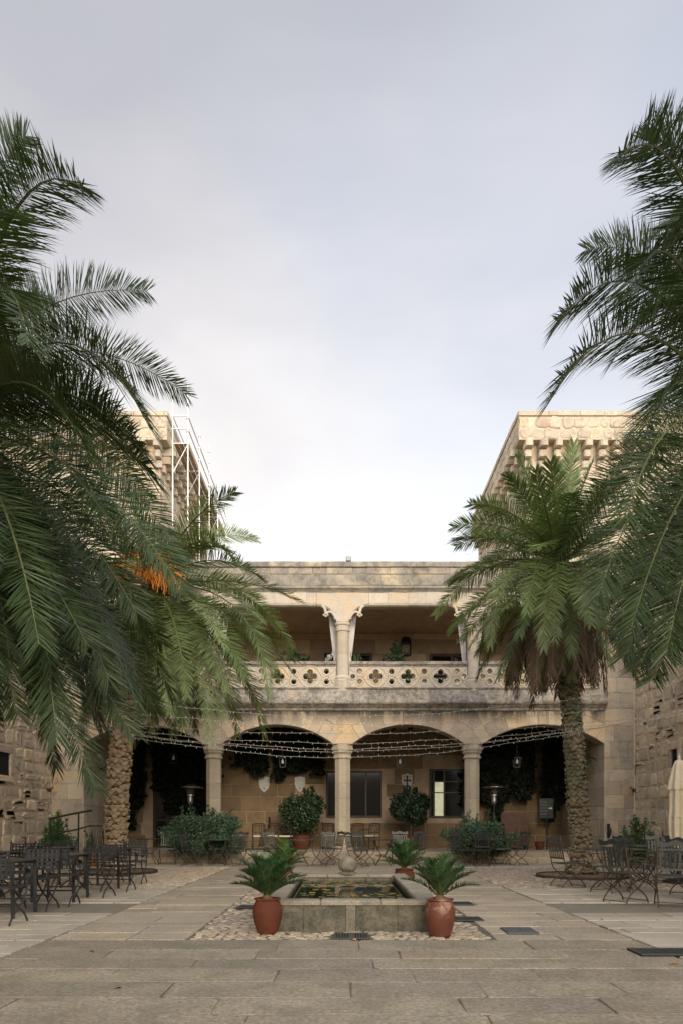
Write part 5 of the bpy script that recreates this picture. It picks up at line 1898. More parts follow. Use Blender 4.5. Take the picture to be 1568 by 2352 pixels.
def slab_table(label):
    t = thing('iron_table', label, 'table', (0, 0, 0), 0, 'black iron tables on the left')
    m = M['iron']
    W, D_, H = .34, .34, .72
    obj('table_top', MB().bbox(-W, W, -D_, D_, H - .024, H, .008), m, t)
    for sx in (-1, 1):
        for sy in (-1, 1):
            x, y = sx * (W - .03), sy * (D_ - .03)
            obj('leg', MB().box(x - .021, x + .021, y - .009, y + .009, 0, H - .025), m, t)
    for sy in (-1, 1):
        y = sy * (D_ - .03)
        obj('stretcher', MB().box(-W + .054, W - .054, y - .008, y + .008, .17, .19), m, t)
        obj('apron', MB().box(-W + .054, W - .054, y - .008, y + .008, H - .06, H - .026), m, t)
    return t

lc0 = lattice_chair('x')
st0 = slab_table('x')
LT = [(-4.42, 8.85, 'nearest black iron table at the left edge'),
      (-4.36, 10.6, 'black iron table second from the viewer in the left row'),
      (-4.36, 12.75, 'black iron table nearest the brown palm trunk'),
      (-5.78, 11.3, 'black iron table at the left edge behind the front row'),
      (-5.70, 13.4, 'black iron table by the rubble wall, furthest left')]
for i, (x, y, lb) in enumerate(LT):
    if i == 0:
        st0.location = (x, y, 0)
        st0['label'] = lb
    else:
        dup(st0, (x, y, 0), R.uniform(-.04, .04), lb)
LC = [(-4.08, 8.15, PI, 'nearest lattice chair, cut by the left edge, back to the viewer'),
      (-4.22, 9.42, .03, 'lattice chair facing the viewer across the nearest table'),
      (-4.14, 10.0, PI + .04, 'lattice chair with its back to the viewer before the second table'),
      (-3.98, 11.05, -.12, 'lattice chair with pale shining arm beyond the second table'),
      (-3.93, 12.05, PI - .05, 'lattice chair with its back to the viewer before the palm trunk table'),
      (-4.12, 13.45, .05, 'lattice chair facing the viewer right before the brown palm trunk'),
      (-5.55, 10.6, PI + .1, 'lattice chair at the left edge behind the front row, back to the viewer'),
      (-5.75, 12.05, -.08, 'lattice chair beyond the left edge table, facing the viewer'),
      (-5.55, 12.75, PI, 'lattice chair before the table by the rubble wall'),
      (-5.80, 14.15, .06, 'lattice chair by the rubble wall, furthest from the viewer'),
      (-4.95, 12.75, -PI / 2 + .1, 'lattice chair turned sideways between the two far iron tables'),
      (-4.98, 10.5, -PI / 2, 'lattice chair turned sideways left of the second table')]
for i, (x, y, rz, lb) in enumerate(LC):
    if i == 0:
        lc0.location = (x, y, 0)
        lc0.rotation_euler = (0, 0, rz)
        lc0['label'] = lb
    else:
        dup(lc0, (x, y, 0), rz, lb)

# ---------------------------------------------------------------- folding slatted chairs
def folding_chair(label, m):
    t = thing('folding_chair', label, 'chair', (0, 0, 0), 0, 'folding slatted garden chairs')
    W, SH, BH = .225, .45, .95
    yb = lambda z: .20 + .10 * (z - .45) / .5
    fm = M['rust']
    for s in (-1, 1):
        x = s * W
        # back post that sweeps under the seat into the front foot
        obj('leg', MB().tube(catmull([(x, yb(.93), .93), (x, yb(.7), .7), (x, yb(.48), .47), (x, .15, .34), (x, .02, .235), (x, -.12, .15), (x, -.205, .06), (x, -.225, 0)], 4), .0105, 6), fm, t)
        obj('leg', MB().tube(catmull([(x * .93, -.205, .45), (x * .93, -.17, .35), (x * .93, -.02, .235), (x * .93, .13, .15), (x * .93, .215, .06), (x * .93, .235, 0)], 4), .0105, 6), fm, t)
        arm = MB().tube(catmull([(x, yb(.67), .67), (x * 1.04, .05, .675), (x * 1.06, -.14, .67), (x * 1.06, -.19, .64), (x * 1.06, -.165, .605), (x * 1.06, -.135, .625), (x * 1.06, -.15, .645)], 4), .0085, 5)
        arm.tube(catmull([(x * 1.06, -.19, .635), (x * 1.04, -.175, .57), (x * 1.0, -.20, .50), (x * .98, -.205, .45)], 4), .008, 5)
        obj('arm', arm, fm, t)
    for y, x in ((-.225, W), (.235, W * .93)):
        obj('foot_bar', MB().tube([(-x, y, .035), (x, y, .035)], .007, 5), fm, t)
    # crest board with a wavy edge
    n = 14
    top, bot = [], []
    for i in range(n + 1):
        u = -1 + 2 * i / n
        top.append((u * (W + .012), .935 + .020 * math.cos(u * PI * 1.9) * (1 - .3 * abs(u)) + .006))
        bot.append((u * (W + .012), .865 + .016 * math.cos(u * PI * 1.0) * (abs(u) < .75) ))
    cb = MB()
    vs, fs = [], []
    for (a, b), (c, d) in zip(top, bot):
        for zz, xx in ((b, a), (d, c)):
            vs.append((xx, yb(zz) - .010, zz))
            vs.append((xx, yb(zz) + .010, zz))
    for i in range(n):
        q = i * 4
        fs += [(q, q + 2, q + 6, q + 4), (q + 1, q + 5, q + 7, q + 3), (q, q + 4, q + 5, q + 1), (q + 2, q + 3, q + 7, q + 6)]
    fs += [(0, 1, 3, 2), (n * 4, n * 4 + 2, n * 4 + 3, n * 4 + 1)]
    cb.add(vs, fs)
    obj('crest_board', cb, m, t)
    for z in (.825, .545):
        obj('back_rail', MB().box(-W + .012, W - .012, yb(z) - .010, yb(z) + .010, z - .014, z + .014), m, t)
    ns = 7
    for i in range(ns):
        x = -W + .04 + (2 * W - .08) * i / (ns - 1)
        obj('back_slat', MB().prism([(yb(.535) - .016, .535), (yb(.835) - .016, .835), (yb(.835) - .011, .835), (yb(.535) - .011, .535)], (x - .0155, 0, 0), Y, Z, X, 0, .031), m, t)
    for i in range(7):
        y = -.20 + .395 * i / 6
        obj('seat_slat', MB().bbox(-W + .012, W - .012, y - .024, y + .024, SH - .012, SH + .006, .004), m, t)
    return t

def cafe_table(label, round_top, m):
    t = thing('garden_table', label, 'table', (0, 0, 0), 0, 'garden tables with thin tops')
    H, r = .735, .40
    if round_top:
        obj('table_top', MB().lathe([(.001, H - .022), (r - .01, H - .022), (r, H - .016), (r, H - .004), (r - .008, H), (.001, H)], 28), m, t)
    else:
        obj('table_top', MB().bbox(-r, r, -r, r, H - .024, H, .02), m, t)
    for k in range(4):
        a = PI / 4 + k * PI / 2
        c, s = math.cos(a), math.sin(a)
        pts = catmull([(c * .33, s * .33, H - .024), (c * .30, s * .30, .58), (c * .20, s * .20, .42), (c * .10, s * .10, .30), (c * .17, s * .17, .17), (c * .32, s * .32, 0)], 4)
        lg = MB().tube(pts, .011, 6)
        lg.tube(catmull([(c * .20, s * .20, .42), (c * .26, s * .26, .47), (c * .24, s * .24, .53), (c * .20, s * .20, .51), (c * .215, s * .215, .485)], 4), .008, 5)
        obj('leg', lg, M['rust'], t)
    obj('ring', MB().tube([(math.cos(2 * PI * k / 16) * .10, math.sin(2 * PI * k / 16) * .10, .30) for k in range(17)], .008, 5), M['rust'], t)
    return t

fc_dark = folding_chair('x', M['paint'])
fc_pale = folding_chair('x', M['paint_light'])
tb_r = cafe_table('x', True, M['paint'])
tb_s = cafe_table('x', False, M['paint'])
used = set()
def place(proto, x, y, rz, lb, z=0.0):
    if proto.name not in used:
        used.add(proto.name)
        proto.location = (x, y, z)
        proto.rotation_euler = (0, 0, rz)
        proto['label'] = lb
        return proto
    return dup(proto, (x, y, z), rz, lb)
D_, L_ = fc_dark, fc_pale
# right foreground
for p, x, y, rz, lb in (
    (D_, 4.62, 11.75, PI + .45, 'folding chair standing half in front of the mossy palm trunk'),
    (D_, 4.22, 12.75, PI / 2 + .25, 'folding chair left of the mossy palm trunk, seen from behind'),
    (D_, 5.28, 12.0, -PI / 2 - .5, 'folding chair right of the square table by the mossy palm'),
    (D_, 4.72, 9.72, PI - .35, 'nearest folding chair on the right, back to the viewer'),
    (D_, 4.28, 10.30, PI / 2 + .5, 'folding chair just behind the nearest right-hand chair'),
    (D_, 5.72, 11.2, .2, 'folding chair facing the viewer beyond the nearest right table'),
    (D_, 5.72, 13.4, PI / 2 + .3, 'folding chair in front of the right conifer shrub, left of the others'),
    (D_, 6.35, 13.5, -.1, 'folding chair in front of the right conifer shrub, beside the parasol'),
    (D_, 7.0, 14.4, -PI / 2 + .3, 'dark folding chair partly hidden by the closed parasol'),
    # left of the pond, before the steps
    (L_, -5.02, 19.7, .15, 'pale folding chair between brown palm and left shrub'),
    (D_, -4.55, 19.95, -.45, 'dark folding chair tucked against the left shrub'),
    (D_, -4.15, 19.0, PI / 2 - .12, 'folding chair in profile with scrolled arm before the left shrub'),
    (L_, -3.58, 19.75, .0, 'palest folding chair, centred before the left shrub'),
    (D_, -2.93, 19.05, PI + .6, 'dark folding chair at the right end of the left shrub'),
    (D_, -2.45, 19.35, -PI / 2 + .5, 'dark folding chair turned to the left shrub table'),
    # either side of the middle column
    (L_, -1.82, 18.9, PI / 2 + .9, 'folding chair behind the back left cycad'),
    (L_, -.50, 19.0, -.55, 'pale folding chair just left of the middle column'),
    (D_, -.28, 19.6, -PI / 2 + .4, 'dark folding chair partly behind the pale one at the middle column'),
    (D_, .42, 18.5, PI / 2 - .45, 'dark folding chair just right of the granite ball'),
    (D_, .62, 19.5, .6, 'dark folding chair behind the one beside the granite ball'),
    (L_, 1.68, 19.75, -.1, 'pale folding chair behind the back right cycad'),
    (D_, 2.08, 19.6, -.75, 'brownish folding chair beside the pale one behind the right cycad'),
    # right shrub
    (D_, 3.35, 18.95, PI / 2 + .45, 'folding chair at the left end of the right shrub'),
    (D_, 3.75, 18.75, PI + .3, 'dark folding chair with its back to the viewer before the right shrub'),
    (L_, 4.52, 19.55, .25, 'pale folding chair at the right end of the right shrub'),
    (D_, 4.92, 19.2, -PI / 2 + .35, 'dark folding chair beyond the right shrub, in profile')):
    place(p, x, y, rz, lb)
for p, x, y, rz, lb in (
    (tb_s, 4.98, 12.45, .1, 'square garden table by the mossy palm'),
    (tb_s, 5.55, 10.45, -.1, 'square garden table at the right edge'),
    (tb_s, 6.25, 14.2, .2, 'square garden table by the right conifer shrub'),
    (tb_r, -5.6, 20.0, 0, 'round garden table behind the brown palm trunk'),
    (tb_r, -3.45, 19.2, 0, 'round garden table before the left shrub'),
    (tb_r, -1.12, 18.95, 0, 'round garden table left of the middle column'),
    (tb_r, 1.15, 19.1, 0, 'round garden table right of the middle column'),
    (tb_r, 4.02, 19.2, 0, 'round garden table before the right shrub')):
    place(p, x, y, rz, lb)

# chairs with cream cushions up on the terrace
def cushion_chair(label):
    t = thing('cushioned_chair', label, 'chair', (0, 0, 0), 0, 'dark chairs with cream cushions on the terrace')
    m = M['darkwood']
    for sx in (-1, 1):
        obj('leg', MB().tube([(sx * .20, -.20, 0), (sx * .20, -.20, .43)], .016, 6), m, t)
        obj('leg', MB().tube([(sx * .20, .20, 0), (sx * .20, .20, .45), (sx * .20, .25, .86)], .016, 6), m, t)
        obj('arm', MB().tube([(sx * .20, .23, .66), (sx * .235, 0, .67), (sx * .22, -.19, .64), (sx * .20, -.20, .43)], .013, 6), m, t)
    obj('top_rail', MB().tube([(-.20, .25, .86), (-.1, .275, .875), (.1, .275, .875), (.20, .25, .86)], .020, 6), m, t)
    for z in (.80, .56):
        obj('back_rail', MB().tube([(-.20, .22 + (z - .5) * .09, z), (.20, .22 + (z - .5) * .09, z)], .012, 5), m, t)
    for i in range(6):
        x = -.155 + .31 * i / 5
        obj('spindle', MB().tube([(x, .225, .56), (x, .255, .86)], .009, 5), m, t)
    obj('seat', MB().bbox(-.21, .21, -.21, .21, .40, .43, .01), m, t)
    obj('cushion', MB().bbox(-.20, .20, -.20, .20, .431, .485, .022), M['cushion'], t)
    return t
cc = cushion_chair('x')
for x, y, rz, lb in ((-2.72, 22.6, .15, 'cushioned chair nearest the left shrub on the terrace'), (-2.25, 22.75, .0, 'cushioned chair between two others left of the potted tree'), (-1.83, 22.6, -.15, 'cushioned chair just left of the left potted tree'),
                     (-.42, 23.4, .1, 'cushioned chair half behind the middle column, on its left'), (.45, 23.0, PI + .3, 'cushioned chair right of the middle column, under the big window'), (1.0, 23.3, -.5, 'cushioned chair under the right corner of the big window')):
    place(cc, x, y, rz, lb, .30)

# ---------------------------------------------------------------- patio heaters
def heater(label, x, y, tilt):
    t = thing('patio_heater', label, 'patio heater', (x, y, .30), 0, 'patio heaters on the terrace')
    obj('base', MB().lathe([(.24, 0), (.24, .06), (.22, .09), (.22, .70), (.20, .74), (.04, .76)], 20), M['blackmetal'], t)
    obj('pole', MB().tube([(0, 0, .75), (0, 0, 1.55)], .032, 10), M['blackmetal'], t)
    obj('burner', MB().lathe([(.035, 1.50), (.075, 1.55), (.085, 1.60), (.085, 1.73), (.07, 1.76), (.12, 1.78), (.12, 1.82), (.09, 1.825)], 18), M['steel'], t, smooth=False)
    obj('grille', MB().lathe([(.095, 1.826), (.115, 1.86), (.125, 2.02), (.11, 2.07)], 18), M['rust'], t)
    hood = obj('hood', MB().lathe([(.36, 2.045), (.37, 2.05), (.355, 2.065), (.24, 2.105), (.16, 2.13), (.13, 2.155), (.10, 2.165), (.001, 2.17)], 28), M['steel'], t, smooth=True)
    hood.rotation_euler = (0, tilt, 0)
heater('patio heater with tilted silver hood behind the left shrub', -4.93, 22.3, .03)
heater('patio heater with silver hood behind the right shrub', 4.95, 22.2, -.01)

# ---------------------------------------------------------------- lanterns
def lantern(label, x, y, z, hang=True):
    t = thing('hanging_lantern', label, 'lantern', (x, y, z), 0, 'lanterns hanging under the arches')
    m = M['blackmetal']
    f = MB()
    for sx in (-1, 1):
        for sy in (-1, 1):
            f.tube([(sx * .08, sy * .08, -.16), (sx * .11, sy * .11, .14)], .009, 4)
    for z_, r in ((-.16, .085), (.14, .115)):
        f.box(-r, r, -r, -r + .014, z_ - .008, z_ + .008).box(-r, r, r - .014, r, z_ - .008, z_ + .008)
        f.box(-r, -r + .014, -r + .015, r - .015, z_ - .008, z_ + .008).box(r - .014, r, -r + .015, r - .015, z_ - .008, z_ + .008)
    obj('frame', f, m, t)
    obj('cap', MB().lathe([(.16, .15), (.05, .24), (.015, .27)], 4, rot=PI / 4), m, t)
    obj('chain', MB().tube([(0, 0, .26), (0, 0, 4.74 - z)], .006, 4), m, t)
    obj('bulb', MB().lathe([(.012, .13), (.02, .10), (.045, .02), (.04, -.03), (.001, -.06)], 10), M['lamp_glass'], t, smooth=True)
lantern('lantern hanging in the leftmost arch', -5.6, 22.8, 3.35)
lantern('lantern hanging in the arch left of the middle column', -1.95, 22.8, 3.22)
lantern('lantern hanging above the heraldic shield', 1.95, 22.8, 3.22)
lantern('lantern hanging in the rightmost arch', 5.85, 22.8, 3.22)

# ---------------------------------------------------------------- shields on the back wall
def shield_poly(w, h):
    pts = [(-w, h), (-w * .72, h * 1.02), (-w * .36, h * 1.08), (0, h * 1.17), (w * .36, h * 1.08), (w * .72, h * 1.02), (w, h), (w, h * .1), (w * .93, -h * .25), (w * .72, -h * .62), (w * .4, -h * .9), (0, -h * 1.15), (-w * .4, -h * .9), (-w * .72, -h * .62), (-w * .93, -h * .25), (-w, h * .1)]
    return pts[::-1]
def shield(label, x, z, w, h, cross, rz=0.0):
    t = thing('heraldic_shield', label, 'shield', (x, BW - .02, z), 0, 'white shields on the arcade wall')
    obj('board', MB().stone(shield_poly(w, h), (0, 0, 0), X, Z, -Y, .035, .012, back=0), M['white_paint'], t)
    c = MB()
    if cross:
        for q in range(4):
            a = q * PI / 2
            ca, sa = math.cos(a), math.sin(a)
            l = h * (.66 if q == 1 else (.85 if q == 3 else .62))
            l = l if q in (1, 3) else w * .66
            arm_ = [(0, -w * .11), (l * .8, -w * .16), (l, -w * .25), (l, w * .25), (l * .8, w * .16), (0, w * .11)]
            c.prism([(p[0] * ca - p[1] * sa, p[0] * sa + p[1] * ca + h * .18) for p in arm_], (0, -.036 - q * .0004, 0), X, Z, -Y, 0, .008)
        obj('cross', c, M['red_paint'], t)
        for px, pz in ((-w * .55, h * .72), (w * .55, h * .72), (0, -h * .80)):
            s = MB()
            pts = []
            for k in range(10):
                r_ = w * (.17 if k % 2 == 0 else .07)
                a = PI / 2 + k * PI / 5
                pts.append((px + math.cos(a) * r_, pz + math.sin(a) * r_))
            s.prism(pts, (0, -.036, 0), X, Z, -Y, 0, .007)
            obj('star', s, M['red_paint'], t)
    else:
        s = MB()
        pts = [(math.cos(PI / 2 + k * PI / 5) * w * (.2 if k % 2 == 0 else .09), -h * .55 + math.sin(PI / 2 + k * PI / 5) * w * (.2 if k % 2 == 0 else .09)) for k in range(10)]
        s.prism(pts, (0, -.036, 0), X, Z, -Y, 0, .007)
        obj('star', s, M['red_paint'], t)
shield('white shield with dark cross and three stars right of the big window', 2.38, 2.70, .195, .255, True)
shield('white shield half under the creeper, left of the other shields', -2.80, 2.60, .20, .26, False)
sh = shield('white shield with dark band just left of the big window', -1.50, 2.60, .19, .26, False)

# sign plate, menu stand, cabinet, notice board, pots
t = thing('wall_plaque', 'small dark framed plaque between left patio heater and column', 'plaque', (-5.02, BW - .02, 2.02))
pf = MB()
pf.box(-.20, .20, -.02, 0, -.12, .12)
obj('panel', pf, M['darkwood'], t)
fr_ = MB()
for a, b, c, d in ((-.20, .20, .105, .12), (-.20, .20, -.12, -.105), (-.20, -.185, -.104, .104), (.185, .20, -.104, .104)):
    fr_.box(a, b, -.028, -.0205, c, d)
obj('frame', fr_, M['plate'], t)
t = thing('menu_stand', 'dark stand holding an open pale menu in the leftmost arch', 'menu stand', (-5.05, 22.6, .30))
obj('post', MB().tube([(0, 0, .03), (0, 0, .98)], .02, 8), M['blackmetal'], t)
obj('foot', MB().lathe([(.17, 0), (.16, .03), (.02, .045)], 16), M['blackmetal'], t)
for s in (-1, 1):
    pg = MB().add([(0, -.09, 1.0), (s * .20, -.09, 1.0), (s * .17, .09, 1.10), (0, .09, 1.09), (0, -.09, .985), (s * .20, -.09, .985), (s * .17, .09, 1.085), (0, .09, 1.075)], [(0, 1, 2, 3), (7, 6, 5, 4), (0, 4, 5, 1), (1, 5, 6, 2), (2, 6, 7, 3), (3, 7, 4, 0)])
    obj('page', pg, M['white_paint'], t)
t = thing('wooden_cabinet', 'low red-brown wooden cabinet with two doors in the rightmost arch', 'cabinet', (5.95, 23.5, .30))
obj('body', MB().bbox(-.42, .42, -.2, .22, .08, .86, .01), M['redwood'], t)
obj('back_board', MB().box(-.42, .42, .20, .22, .861, 1.25), M['redwood'], t)
for s in (-1, 1):
    d_ = obj('door', MB().bbox(min(s * .01, s * .40), max(s * .01, s * .40), -.222, -.203, .14, .72, .008), M['redwood'], t)
    obj('knob', MB().ball((s * .05, -.235, .45), .015, 6, 5), M['blackmetal'], d_)
    obj('leg', MB().box(s * .38 - .03, s * .38 + .03, -.19, -.13, 0, .079), M['darkwood'], t)
    obj('leg', MB().box(s * .38 - .03, s * .38 + .03, .13, .19, 0, .079), M['darkwood'], t)
t = thing('notice_stand', 'dark notice board on a post beside the mossy palm trunk', 'notice board', (6.85, 22.9, .30))
obj('post', MB().tube([(.03, 0, 0), (.03, 0, 1.2)], .025, 8), M['blackmetal'], t)
obj('board', MB().bbox(-.24, .24, -.02, .02, 1.05, 1.72, .008), M['blackmetal'], t)
for i in range(5):
    obj('notice_line', MB().box(-.20, .02 + .05 * (i % 2), -.026, -.0205, 1.58 - i * .10, 1.61 - i * .10), M['plate'], t)
ar = MB()
ar.prism([(.08, 1.37), (.15, 1.37), (.15, 1.34), (.21, 1.385), (.15, 1.43), (.15, 1.40), (.08, 1.40)], (0, -.0205, 0), X, Z, -Y, 0, .006)
obj('arrow', ar, M['white_paint'], t)
t = thing('clay_pot', 'low terracotta pot under the notice board', 'pot', (6.55, 22.6, .30))
obj('pot', pot(MB(), .16, .15, .11, .28, .02), M['terracotta'], t, smooth=True)
t = thing('clay_pot', 'orange clay pot with small plant beside the iron handrail', 'pot', (-6.95, 18.9, 0))
obj('pot', pot(MB(), .21, .195, .15, .36, .02), M['pot_orange'], t, smooth=True)
pts, d = blob_points(260, [(0, 0, .45, .18, .18, .14)], 3)
o = link('foliage', leaf_cloud('foliage', pts, d, .08, M['juniper'], t, seed=4), t)
o['kind'] = 'stuff'
obj('stand', MB().box(-.2, .2, -.2, .2, .0, .012), M['rust'], t)
t = thing('clay_pot', 'clay pot half hidden behind the mossy palm foot', 'pot', (6.25, 17.6, 0))
obj('pot', pot(MB(), .17, .16, .12, .42, .02), M['terracotta'], t, smooth=True)
pts, d = blob_points(200, [(0, 0, .52, .2, .2, .14)], 7)
o = link('foliage', leaf_cloud('foliage', pts, d, .07, M['juniper'], t, seed=8), t)
o['kind'] = 'stuff'

# iron handrail left
t = thing('iron_handrail', 'black iron handrail with two rails before the left conifer shrub', 'handrail', (-7.3, 18.3, 0))
m = M['iron']
obj('rail', MB().tube([(-.55, 0, 1.30), (.25, 0, 1.47), (.62, 0, 1.53)], .028, 7), m, t)
obj('rail', MB().tube([(-.58, .02, .86), (.25, .02, 1.03), (.55, .02, 1.12), (.92, .02, 1.12)], .024, 7), m, t)
obj('post', MB().tube([(.24, 0, 0), (.26, 0, 1.46)], .024, 6), m, t)
obj('post', MB().tube([(-.5, 0, 0), (-.5, 0, 1.31)], .02, 6), m, t)
obj('post', MB().tube([(.92, .02, 0), (.92, .02, 1.12)], .012, 5), m, t)
for i in range(5):
    x0 = .58 + i * .07
    obj('lattice_wire', MB().tube([(x0, .02, .62), (x0 + .07, .02, 1.11)], .005, 4), m, t)
    obj('lattice_wire', MB().tube([(x0 + .07, .025, .62), (x0, .025, 1.11)], .005, 4), m, t)
# small wall light and switch boxes
t = thing('wall_box', 'small grey box high on the left pier beside the scaly palm', 'wall box', (-7.62, 20.87, 2.42))
obj('case', MB().bbox(-.07, .07, -.06, .0, -.16, .16, .01), M['plate'], t)
t = thing('wall_lamp', 'dark iron wall lamp on the right pier above the conifer shrub', 'wall lamp', (8.15, 20.87, .95))
obj('bracket', MB().box(-.035, .035, -.05, .0, -.22, .22), M['blackmetal'], t)
obj('shade', MB().lathe([(.04, .1), (.06, .02), (.05, -.12), (.02, -.16)], 10, (0, -.09, 0)), M['blackmetal'], t)

# upper gallery things
t = thing('wall_lantern', 'square lantern on the upper gallery wall beside the conical plant', 'lantern', (2.32, BW - .16, 7.50))
f = MB()
for sx in (-1, 1):
    for sy in (-1, 1):
        f.box(sx * .17 - .012, sx * .17 + .012, sy * .12 - .012, sy * .12 + .012, -.2, .2)
f.box(-.19, .19, -.14, .14, -.225, -.201).box(-.19, .19, -.14, .14, .201, .225)
obj('frame', f, M['blackmetal'], t)
obj('cap', MB().lathe([(.26, .226), (.2, .38), (.1, .44)], 4, rot=PI / 4), M['blackmetal'], t)
obj('bulb', MB().ball((0, 0, -.05), .07, 8, 6, (1, 1, 1.4)), M['lamp_glass'], t, smooth=True)
for (x, y, zz, s) in ((2.25, 22.4, 5.2, 1), ):
    t = thing('table_lamp', 'cream globe lamp glimpsed through the right balustrade', 'lamp', (2.62, 22.0, 5.2))
    obj('globe', MB().ball((0, 0, .42), .13, 14, 10), M['cloth'], t, smooth=True)
    obj('stem', MB().tube([(0, 0, 0), (0, 0, .30)], .025, 7), M['darkwood'], t)
t = thing('gallery_chair', 'wooden armchair glimpsed through the right balustrade', 'chair', (2.25, 22.3, 5.2), .4)
for sx in (-1, 1):
    obj('leg', MB().tube([(sx * .25, -.25, 0), (sx * .25, -.25, .62)], .025, 6), M['redwood'], t)
    obj('leg', MB().tube([(sx * .25, .25, 0), (sx * .25, .32, .95)], .025, 6), M['redwood'], t)
    obj('arm', MB().box(sx * .25 - .035, sx * .25 + .035, -.28, .28, .62, .645), M['redwood'], t)
obj('seat', MB().bbox(-.25, .25, -.26, .26, .40, .44, .01), M['redwood'], t)
obj('backrest', MB().prism([(.26, .46), (.33, .95), (.35, .95), (.28, .46)], (-.22, 0, 0), Y, Z, X, 0, .44), M['redwood'], t)

# curtains tied by the gallery columns
def curtain(label, cx, s, wtop):
    t = thing('tied_curtain', label, 'curtain', (cx, 21.42, 5.3), 0, 'white curtains tied at the gallery columns')
    vs, fs = [], []
    nz, nx = 20, 26
    for j in range(nz + 1):
        f = j / nz                          # 0 top, 1 bottom
        z = 2.55 - f * 2.5
        tie = .80
        wf = (1 - f / tie) if f < tie else (f - tie) * .9
        w = .045 + (wtop - .045) * wf ** .8
        x_in = .13
        for i in range(nx + 1):
            u = i / nx
            fold = math.sin(u * 2 * PI * 5.5 + .4 * math.sin(f * 3)) * (.022 + .02 * wf)
            vs.append((s * (x_in + u * w), fold, z))
    for j in range(nz):
        for i in range(nx):
            a = j * (nx + 1) + i
            fs.append((a, a + 1, a + nx + 2, a + nx + 1))
    o = obj('cloth', MB().add(vs, fs), M['cloth'], t, smooth=True)
    md = o.modifiers.new('thickness', 'SOLIDIFY')
    md.thickness = .006
    obj('tie', MB().tube([(s * .11, -.05, .55), (s * .19, -.055, .55), (s * .19, .05, .56), (s * .11, .05, .55)], .02, 6), M['cloth'], t)
for cx, nm in ((.03, 'middle'), (4.03, 'right')):
    for s, sd_ in ((-1, 'left'), (1, 'right')):
        curtain('white curtain tied on the %s side of the %s gallery column' % (sd_, nm), cx, s, .30)
curtain('white curtain tied beside the left gallery column behind palm fronds', -3.95, 1, .30)

# roof fittings
t = thing('floodlight', 'small grey floodlight on top of the parapet', 'floodlight', (.19, 21.1, 9.235))
obj('stand', MB().tube([(0, 0, 0), (0, 0, .07)], .02, 6), M['plate'], t)
obj('head', MB().bbox(-.075, .085, -.06, .06, .05, .185, .012), M['plate'], t)
obj('lens', MB().box(-.06, .07, -.064, -.0605, .065, .17), M['glass'], t)
t = thing('roof_mast', 'thin metal mast with crossbars on the roof left of the right tower', 'mast', (4.08, 22.2, 8.4))
obj('pole', MB().tube([(0, 0, 0), (0, 0, 1.62)], .02, 6), M['pole'], t)
for z in (1.1, 1.35, 1.55):
    obj('crossbar', MB().tube([(-.06, 0, z), (.06, 0, z)], .014, 5), M['pole'], t)

# closed parasol at the right edge
t = thing('closed_parasol', 'closed cream canvas parasol at the right edge of the courtyard', 'parasol', (6.72, 13.6, 0))
obj('pole', MB().tube([(0, 0, 0), (0, 0, 2.55)], .024, 8), M['pole'], t)
obj('base', MB().lathe([(.30, 0), (.30, .05), (.05, .10), (.04, .3)], 18), M['blackmetal'], t)
obj('finial', MB().lathe([(.03, 2.44), (.032, 2.5), (.018, 2.54), (.004, 2.58)], 10), M['pole'], t)
def folds(prof, nf, seed):
    vs, fs = [], []
    n = nf * 6
    for j, (r, z, a) in enumerate(prof):
        for k in range(n):
            th_ = 2 * PI * k / n
            rr = r * (1 + a * math.cos(th_ * nf + .25 * math.sin(j * .9 + seed)))
            vs.append((math.cos(th_) * rr, math.sin(th_) * rr * .9, z + (.02 * math.cos(th_ * nf) if a > .2 else 0)))
    for j in range(len(prof) - 1):
        for k in range(n):
            q = (k + 1) % n
            fs.append((j * n + k, j * n + q, (j + 1) * n + q, (j + 1) * n + k))
    return MB().add(vs, fs)
obj('canopy', folds([(.03, 2.40, .0), (.07, 2.36, .1), (.12, 2.2, .14), (.155, 2.0, .18), (.165, 1.75, .22), (.16, 1.5, .25), (.175, 1.2, .28), (.16, .95, .3), (.12, .78, .3), (.09, .70, .3)], 8, 1), M['canvas'], t, smooth=True)
obj('flounce', folds([(.035, 2.455, .0), (.075, 2.43, .08), (.13, 2.28, .12), (.185, 2.0, .16), (.20, 1.86, .2)], 8, 2), M['canvas'], t, smooth=True)
obj('strap', MB().tube([(math.cos(2 * PI * k / 16) * .165, math.sin(2 * PI * k / 16) * .15, 1.32) for k in range(17)], .016, 5), M['canvas'], t)

